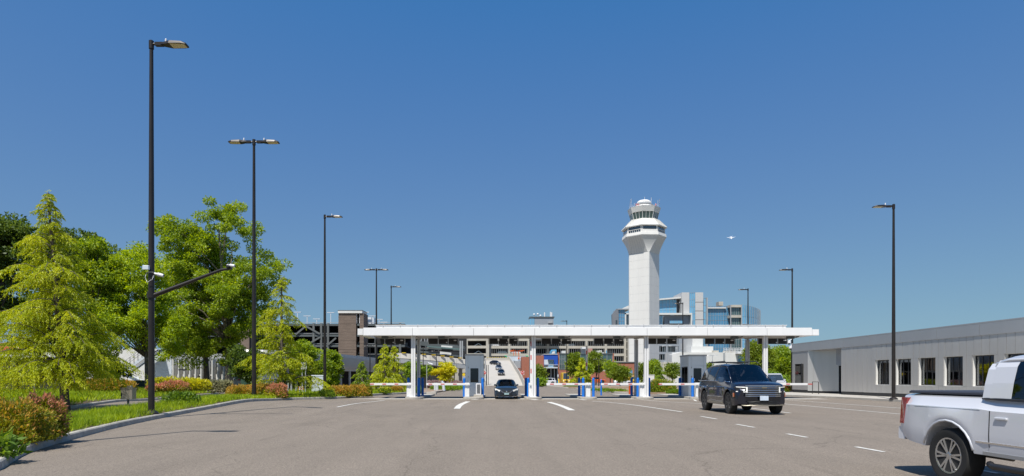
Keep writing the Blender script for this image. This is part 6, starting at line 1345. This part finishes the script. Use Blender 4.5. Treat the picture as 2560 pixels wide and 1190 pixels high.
def cedar(px, pyt, d, halfw, label, lm, nb, dens, base=.12, zlow=.5, bark=M_BARKL, nm='golden_cedar', ls=.16, skew=0, lean=.0, group=None, tr=.16, quad=None, bias=0):
    x0 = X(px, d); t = T(nm, label, 'tree', (x0, d, base), group=group); zt = Z(pyt, d); H_ = zt - base; b = MB()
    tp = [(x0 + lean * (i / 8) ** 2 * 1.0 + skew * (i / 8), d, base - .1 + H_ * i / 8) for i in range(9)]; b.tube(tp, [tr * (1.1 - i / 8.3) + .012 for i in range(9)], 10)
    A, Dv = [], []
    def trunkat(z): u = max(0, min(1, (z - base) / H_)); return Vector((x0 + lean * u * u + skew * u, d, z))
    for k in range(nb):
        u = (k + R.random()) / nb; z = base + zlow + (H_ - zlow) * (u ** 1.0) * .985; ang = k * 2.399 + R.uniform(-.5, .5); up = 1 - (z - base) / H_
        ln = halfw * (up ** 1.0 * .97 + .03) * R.choice((.5, .8, .95, 1.1, 1.22)) * R.uniform(.85, 1.1) * (1 - bias * math.cos(ang)) + .1; dirx = Vector((math.cos(ang), math.sin(ang), 0)); a = trunkat(z); rise = R.uniform(.02, .5) * ln; z += R.uniform(-.2, .2)
        pts = [a + dirx * ln * q + Vector((0, 0, rise * math.sin(q * 2.0) - .26 * ln * q ** 2.6)) for q in (0, .2, .4, .6, .8, 1)]
        b.tube(pts, [max(.008, .045 * ln / halfw * (1 - q)) + .006 for q in (0, .2, .4, .6, .8, 1)], 5)
        sd = Vector((-dirx.y, dirx.x, 0)); ntw = int(10 + 26 * ln / halfw)
        for w_ in range(ntw):
            q = .12 + .88 * (w_ + R.random()) / ntw; f_ = q * 5; i = min(int(f_), 4); p = pts[i].lerp(pts[i + 1], f_ - i); s_ = 1 if w_ % 2 else -1
            tl = (.32 + .42 * (1 - abs(q - .5))) * ln * .5 * R.uniform(.6, 1.15) + .08; td = (dirx * R.uniform(.35, .9) + sd * s_ * R.uniform(.3, 1.0)).normalized()
            ns = max(3, int(dens * tl / .12)); 
            for e in range(ns):
                g_ = (e + R.random()) / ns; pt = p + td * tl * g_ + Vector((0, 0, -R.uniform(.5, 1.1) * tl * g_ ** 1.5)); A.append(pt); Dv.append(td * (.8 - .3 * g_) + Vector((R.gauss(0, .4), R.gauss(0, .4), -.45 - .7 * g_ + R.gauss(0, .3))))
    # leader tuft
    for e in range(60): q = R.random(); A.append(trunkat(zt - .9 * q * H_ / 9) + Vector((R.gauss(0, .05), R.gauss(0, .05), 0)) * (1 + q)); Dv.append(Vector((R.gauss(0, .8), R.gauss(0, .8), .3)))
    b.build('trunk', bark, t, smooth=True); A = np.array([tuple(v) for v in A]); Dv = np.array([tuple(v) for v in Dv]); n = len(A)
    leaves('crown', A, Dv, ls * rng.uniform(.6, 1.35, n), ls * .30 * rng.uniform(.7, 1.2, n), lm, t, bend=.05)
    return t
# near golden cedar: two stage crown
cedar(165, 476, 27.5, 2.95, 'large golden deodar cedar with drooping sprays at the left', L_CEDAR, 130, 7.2, skew=-.8, ls=.105, zlow=1.0, bias=.2, bark=M_BARK)
cedar(704, 690, 45, 2.75, 'smaller golden cedar between the twin headed and the slim lamp posts', L_CEDAR, 72, 4.0, ls=.15, bark=M_BARK, zlow=.8)
cedar(962, 862, 66, 1.9, 'left of two golden conifers by the first lane barrier', L_CEDAR, 46, 1.5, ls=.24, zlow=.5)
cedar(986, 866, 69, 1.7, 'right of two golden conifers by the first lane barrier', L_CEDAR, 42, 1.5, ls=.24, zlow=.5)
cedar(905, 905, 64, 1.2, 'small dull green conifer left of the golden conifers', L_OAK, 34, 1.3, ls=.22, zlow=.2, nm='conifer')
cedar(1455, 897, 118, 1.9, 'pale golden upright conifer behind the middle gate cabinet', L_CEDAR, 34, 1.0, ls=.5, zlow=.6, nm='conifer')
# big trees on the left
broadleaf(570, 968, 480, 68, [(520, 625, 118, 112), (470, 600, 75, 80), (640, 685, 75, 70), (600, 740, 80, 80), (560, 560, 80, 65), (640, 600, 50, 45), (560, 760, 130, 110), (450, 730, 60, 90), (690, 670, 48, 55), (548, 503, 38, 30), (645, 820, 55, 80), (500, 850, 60, 55), (590, 880, 45, 40), (410, 560, 40, 45)],
          'tallest broad green maple with pale limbs behind the grass bank', L_OAK, 74000, .26, M_BARKL, .42, nclump=330, csz=.95)
broadleaf(515, 968, 560, 70, [(500, 800, 70, 80), (470, 700, 70, 90), (520, 650, 60, 60), (430, 860, 60, 45), (480, 885, 50, 35)], 'second dark trunked tree crowded against the tallest maple', L_OAK, 20000, .27, M_BARK, .36, nclump=130, csz=.95)
broadleaf(365, 960, 590, 57, [(350, 700, 70, 95), (330, 800, 95, 80), (400, 790, 70, 75), (280, 720, 55, 80), (440, 830, 40, 50), (340, 630, 35, 35), (300, 860, 40, 30), (430, 880, 30, 25)],
          'bright green tree directly behind the nearest lamp pole', L_MAPLE, 44000, .22, M_BARK, .2, nclump=190, csz=.85)
broadleaf(235, 958, 610, 56, [(240, 720, 70, 100), (235, 640, 55, 45), (230, 850, 60, 70)], 'upright green tree just right of the near cedar', L_OAK, 15000, .28, M_BARK, .2, nclump=90, csz=.95)
broadleaf(-20, 958, 515, 52, [(0, 640, 90, 110), (-40, 740, 90, 90), (90, 620, 60, 60), (30, 580, 60, 50)], 'dark tree at the far left edge behind the cedar', L_DARK, 24000, .3, M_BARK, .35, nclump=120, csz=1.05)
broadleaf(150, 955, 560, 66, [(215, 640, 85, 65), (150, 620, 60, 55), (120, 760, 80, 90)], 'spreading green tree behind the near cedar crown', L_DARK, 20000, .32, M_BARK, .28, nclump=120, csz=1.1)
broadleaf(765, 968, 845, 62, [(765, 905, 40, 52), (745, 870, 25, 30)], 'dense dark green tree right of the small cedar', L_OAK, 9000, .24, trunk_r=.1, nclump=60, csz=.6)
broadleaf(828, 972, 872, 68, [(825, 925, 38, 45), (835, 890, 22, 22)], 'rounded green tree behind the slim lamp post', L_OAK, 8000, .26, trunk_r=.1, nclump=55, csz=.65)
broadleaf(628, 962, 870, 56, [(625, 915, 45, 50), (600, 895, 30, 30)], 'low dark tree left of the twin headed lamp base', L_DARK, 8000, .24, trunk_r=.1, nclump=55, csz=.6)
broadleaf(290, 962, 860, 60, [(255, 930, 60, 30), (180, 930, 60, 32)], 'low dark green tree under the near cedar', L_DARK, 7000, .26, trunk_r=.1, nclump=50, csz=.6)
broadleaf(1113, 958, 905, 84, [(1115, 928, 24, 22), (1085, 932, 12, 8)], 'bright yellow leaved tree left of the grey booth', L_YEL, 3200, .34, trunk_r=.07, nclump=34, csz=.55, first=.15)
broadleaf(1035, 960, 912, 80, [(1032, 925, 22, 18), (1060, 930, 15, 14)], 'green shrubby tree behind the leftmost canopy column', L_LIME, 2600, .34, trunk_r=.07, nclump=28, csz=.6)
# middle distance trees
for i, (px, pt, d, cr, lab, lm) in enumerate((
    (1350, 910, 125, [(1348, 935, 14, 22)], 'round green tree right of the raised barrier arm', L_FAR), (1352, 940, 112, [(1353, 954, 12, 9)], 'low green bush at the road edge left of the white compact SUV', L_LIME),
    (1436, 880, 150, [(1436, 912, 22, 30), (1440, 890, 10, 12)], 'tall green tree left of the distant raised barrier', L_FAR), (1490, 882, 145, [(1490, 908, 24, 26), (1487, 893, 14, 12)], 'tall green tree right of the distant raised barrier', L_FAR),
    (1525, 900, 128, [(1528, 922, 16, 20)], 'round dark green tree behind the front of the orange pickup', L_OAK), (1550, 906, 112, [(1552, 930, 28, 24)], 'round green tree left of the third column', L_FAR),
    (1470, 910, 140, [(1468, 922, 14, 14)], 'dark tree filling the gap beside the upright barrier', L_OAK), (1604, 908, 118, [(1604, 930, 16, 24)], 'green tree behind the third canopy column', L_FAR),
    (1628, 895, 125, [(1630, 925, 22, 28)], 'green tree right of the third canopy column', L_OAK), (1681, 905, 118, [(1682, 925, 19, 18)], 'small round tree left of the second booth', L_FAR),
    (1775, 905, 130, [(1772, 925, 16, 18)], 'tree peeping out behind the roof of the black SUV', L_FAR),
    (1892, 850, 92, [(1895, 900, 36, 50), (1880, 870, 18, 22)], 'large green tree right of the fourth canopy column', L_FAR), (1945, 866, 98, [(1940, 910, 40, 40), (1960, 900, 30, 34)], 'large green tree left of the aluminium building corner', L_OAK), (1925, 925, 80, [(1925, 945, 40, 18)], 'low bushy tree beside the white van', L_LIME),
    (1300, 940, 150, [(1345, 950, 10, 8)], 'small bush at the foot of the ramp wall', L_LIME))):
    cr = [(a, b_, c_ * (.84 if d > 100 else 1), e_) for a, b_, c_, e_ in cr]
    n_ = int(sum(a[2] * a[3] for a in cr) * 5 * (1.5 if d < 100 else 1)) + 700
    broadleaf(px, 960, pt, d, cr, lab, lm, n_, .0032 * d, trunk_r=.13, nclump=max(14, n_ // 70), csz=.011 * d * .75, base=0)
cedar(1645, 905, 108, 1.9, 'dense dark conical conifer right of the third canopy column', L_OAK, 34, 1.2, ls=.42, zlow=.2, nm='conifer')

# shrubs: clumps with orange new growth at the shoot tips
def shrub(px, py, d, rx, ry_, rz, label, n, ls, tip=None, inner=L_NANG, nm='nandina_shrub', group=None, base=None, tipf=.45, flat=.35, loc=None):
    x0, y0 = loc if loc else (X(px, d), d); zb_ = zg(x0, y0) + .16 if base is None else base; t = T(nm, label, 'shrub', (x0, y0, zb_), group=group)
    st_ = MB()
    for k in range(9):
        a = R.uniform(0, 6.28); q = R.random() * .8; st_.tube([(x0 + .15 * rx * math.cos(a), y0 + .15 * ry_ * math.sin(a), zb_ - .05), (x0 + q * rx * math.cos(a), y0 + q * ry_ * math.sin(a), zb_ + rz * 1.25 * (1 - q * .4))], [.02, .006], 5)
    st_.build('stems', M_BARK, t)
    v = rdir(n); v[:, 2] = np.abs(v[:, 2]) * 1.0; u = rng.random(n) ** .30
    lump = 1 + .12 * np.sin(v[:, 0] * 9 + px) * np.cos(v[:, 1] * 8 + d) + .07 * np.sin(v[:, 2] * 17 + v[:, 0] * 13)
    sup = 1 / np.maximum(np.abs(v[:, 0]) ** 3 + np.abs(v[:, 1]) ** 3 + np.abs(v[:, 2]) ** 3, 1e-4) ** (1 / 3) * .96
    rr = (u * lump * sup)[:, None]; p = v * rr * np.array([rx, ry_, rz * 2 * .92]); p[:, 2] = np.abs(p[:, 2]) * 1.0
    P_ = p + np.array([x0, y0, zb_]); Dn = v * .7 + rdir(n, .5) * .8
    hh = p[:, 2] / (rz * 2); tips = (u > .86) & (rng.random(n) < (tipf * (.15 + 1.5 * np.clip(hh, 0, 1)))) if tip is not None else np.zeros(n, bool)
    L1 = ls * rng.uniform(.6, 1.3, n)
    leaves('foliage', P_[~tips], Dn[~tips], L1[~tips], L1[~tips] * .42, inner, t, bend=.08)
    if tips.any(): leaves('new_growth', P_[tips], Dn[tips] + np.array([0, 0, .5]), L1[tips] * 1.1, L1[tips] * .42, tip, t, bend=.08)
    return t
shrub(22, 0, 13.3, .78, .75, .47, 'big green nandina with pinkish tips at the left frame edge', 15000, .07, L_NANO, tipf=.35, base=.18)
shrub(104, 0, 14.5, .48, .55, .52, 'orange topped nandina beside the kerb, right of the leftmost nandina', 9500, .07, L_NANP, tipf=.5, base=.18, inner=L_NANG)
shrub(-14, 0, 11.1, .36, .34, .2, 'low broad leaved plant in the bottom left corner', 420, .16, None, L_BROAD, nm='broadleaf_plant', base=.15)
shrub(452, 0, 29.3, .85, .5, .30, 'dark broad leaved plant in the grass by the kerb', 1900, .15, None, L_BROAD, nm='broadleaf_plant')
shrub(815, 0, 46.3, .6, .5, .26, 'dark broad leaved plant at the foot of the slim lamp post', 900, .17, None, L_BROAD, nm='broadleaf_plant'); shrub(668, 0, 44, .4, .4, .2, 'small leafy plant between the orange bushes', 500, .16, None, L_BROAD, nm='broadleaf_plant')
for i, (px, d, rx, rz, tip, lab) in enumerate(((410, 52, 1.4, .55, L_YEL, 'yellow orange shrub left end of the low shrub row'), (437, 51, 1.0, .40, L_NANP, 'pinkish low shrub in the middle of the low shrub row'), (468, 53, 1.5, .52, L_YEL, 'yellow shrub in the low row before the dark tree trunk'), (494, 53, 1.1, .45, L_YEL, 'smallest yellow shrub at the right of the low row'), (395, 50, .7, .25, L_NANP, 'small pink shrub beside the nearest lamp pole'),
        (262, 48, 1.3, .50, L_NANO, 'orange shrub seen left of the utility box'), (303, 49, 1.1, .42, L_NANO, 'orange yellow shrub right behind the utility box'), (215, 47, 1.4, .45, L_NANO, 'orange shrub glimpsed under the near cedar'))):
    shrub(px, 0, d, rx, .9, rz, lab, 3600, .16, tip, tipf=.8, base=.55)
for px, d, rx, rz, tip, lab in ((606, 43.2, .95, .46, L_NANO, 'orange shrub left of the twin headed lamp base'), (657, 42.8, 1.0, .50, L_NANO, 'orange shrub just right of the twin headed lamp base'), (692, 42.5, .7, .50, L_NANP, 'reddish shrub standing over the kerb bend'), (588, 44, .55, .40, L_NANO, 'small orange shrub leftmost by the twin headed lamp'),
        (838, 48.5, .9, .40, L_NANO, 'orange hedge plant right of the slim lamp post'), (866, 48.6, .9, .42, L_NANO, 'orange hedge plant in the middle of the clipped hedge'), (893, 48.5, .9, .45, L_NANO, 'orange hedge plant at the right end of the clipped hedge'), (912, 49, .55, .42, L_NANG, 'green end of the clipped orange hedge'), (992, 62, .55, .3, L_NANO, 'small orange shrub under the golden conifers')):
    shrub(px, 0, d, rx, .7, rz, lab, 4200, .13, tip, tipf=.85)
shrub(962, 0, 57.5, .6, .5, .26, 'pale flowering shrub under the golden conifers', 1500, .16, L_YEL, L_BROAD, tipf=.4); shrub(1046, 0, 60, .4, .4, .3, 'small green shrub beside the first island', 900, .16, None, L_LIME)
shrub(1645, 0, 62.5, 1.8, 1.2, .66, 'rounded green and reddish hedge right of the third column', 7000, .17, L_NANO, L_FAR, 'hedge', tipf=.10, base=.1); shrub(1668, 0, 62.5, .8, .8, .5, 'lower end of the rounded hedge left of the second booth', 3000, .17, L_NANO, L_FAR, 'hedge', tipf=.10, base=.1)
shrub(1690, 0, 60.5, .9, .6, .16, 'low creeping green cover before the second booth', 1500, .17, None, L_LIME, 'ground_shrub', base=.1)
shrub(1968, 0, 68, .5, .5, .45, 'reddish flowering shrub by the corner of the aluminium building', 1200, .16, L_RED, L_LIME, tipf=.8, base=.05)
for i, (px, d, h) in enumerate(((1060, 92, .8), (1085, 90, .85), (1110, 92, .9), (1135, 94, .8), (1155, 96, .7))): shrub(px, 0, d, 1.0, .9, h / 2 + .1, ('mauve grass clump left of the yellow tree', 'mauve grass clump under the left of the yellow tree', 'mauve grass clump under the yellow tree', 'mauve grass clump right of the yellow tree', 'mauve grass clump beside the grey booth')[i], 1500, .3, None, L_LAV, 'ornamental_grass', base=.15)
for i, (px, d) in enumerate(((1095, 78), (1120, 80), (1145, 84), (1130, 76))): shrub(px, 0, d, 1.0, .7, .25, ('green and red perennial patch behind the standpipes', 'green perennial patch behind the bent standpipe', 'green perennial patch by the booth', 'low perennial patch at the road edge before the booth')[i], 1100, .2, None, L_LIME, 'perennials', base=.12, tipf=.3)
for i, (px, d) in enumerate(((1500, 70), (1535, 66), (1430, 104))): shrub(px, 0, d, 1.4, .5, .1, ('thin green patch on the dry bark bed', 'small yellow green tuft on the dry bark bed', 'green patch on the far strip before the lamp post')[i], 700, .2, None, L_LIME, 'low_plant', base=.15)
for i, px in enumerate((537, 552, 566)): shrub(px, 0, 56, .45, .4, .42, ('left feathery grass plume between the maple trunks', 'middle feathery grass plume between the maple trunks', 'right feathery grass plume by the maple trunk')[i], 700, .35, None, leafmat('plume_grass', [(.25, .26, .14), (.38, .36, .22)], .3), 'feather_grass', base=.4)

# ---- tall lime grass on the verge
def in_shrub(x, y):
    return not (y < 15.9 and True)
def grass(name, pts, hmin, hmax, wd, lm, lean=.55):
    n = len(pts); Dv = rng.normal(size=(n, 3)) * lean * .6; Dv[:, 2] = 1
    hh = rng.uniform(hmin, hmax, n); o = leaves(name, pts, Dv, hh, wd, lm, None, bend=.1); o['kind'] = 'stuff'; return o
def clump(pts, k, sp):  # tufts: several blades share a root
    idx = np.repeat(np.arange(len(pts)), k); q = pts[idx] + rng.normal(size=(len(idx), 3)) * np.array([sp, sp, 0]); return q
g1 = scatter_strip(vf, vb, lambda y: 46 if y < 24 else (26 if y < 40 else 13), .0, .98, pred=in_shrub)
g1 = g1[g1[:, 1] < 76]
ga = g1[g1[:, 1] < 30]; gb = g1[g1[:, 1] >= 30]
q = clump(ga, 13, .05); grass('grass', q, .10, .34, .016, L_GRASS, .7)
q = clump(gb, 10, .07); grass('grass', q, .12, .32, .028, L_GRASS, .7)
g2_ = scatter_strip(b2f, b2b, lambda y: 9, 0, .7, hump=.3); q = clump(g2_, 9, .09); grass('grass', q, .2, .42, .034, L_GRASS, .7)
# far screening woods either side, read as one mass
def woods(label_y, x0, x1, y0, y1, h, n, nm='distant_trees'):
    A = np.stack([rng.uniform(x0, x1, n), rng.uniform(y0, y1, n), rng.random(n) ** .7 * h], 1); A[:, 2] *= .75 + .25 * np.sin(A[:, 0] * .35) * np.cos(A[:, 0] * .13 + 1)
    o = leaves(nm, A, rdir(n), 1.1, .8, L_FAR); o['kind'] = 'stuff'
woods(0, 75, 140, 150, 190, 9, 9000); woods(0, -140, -75, 100, 150, 9, 9000)
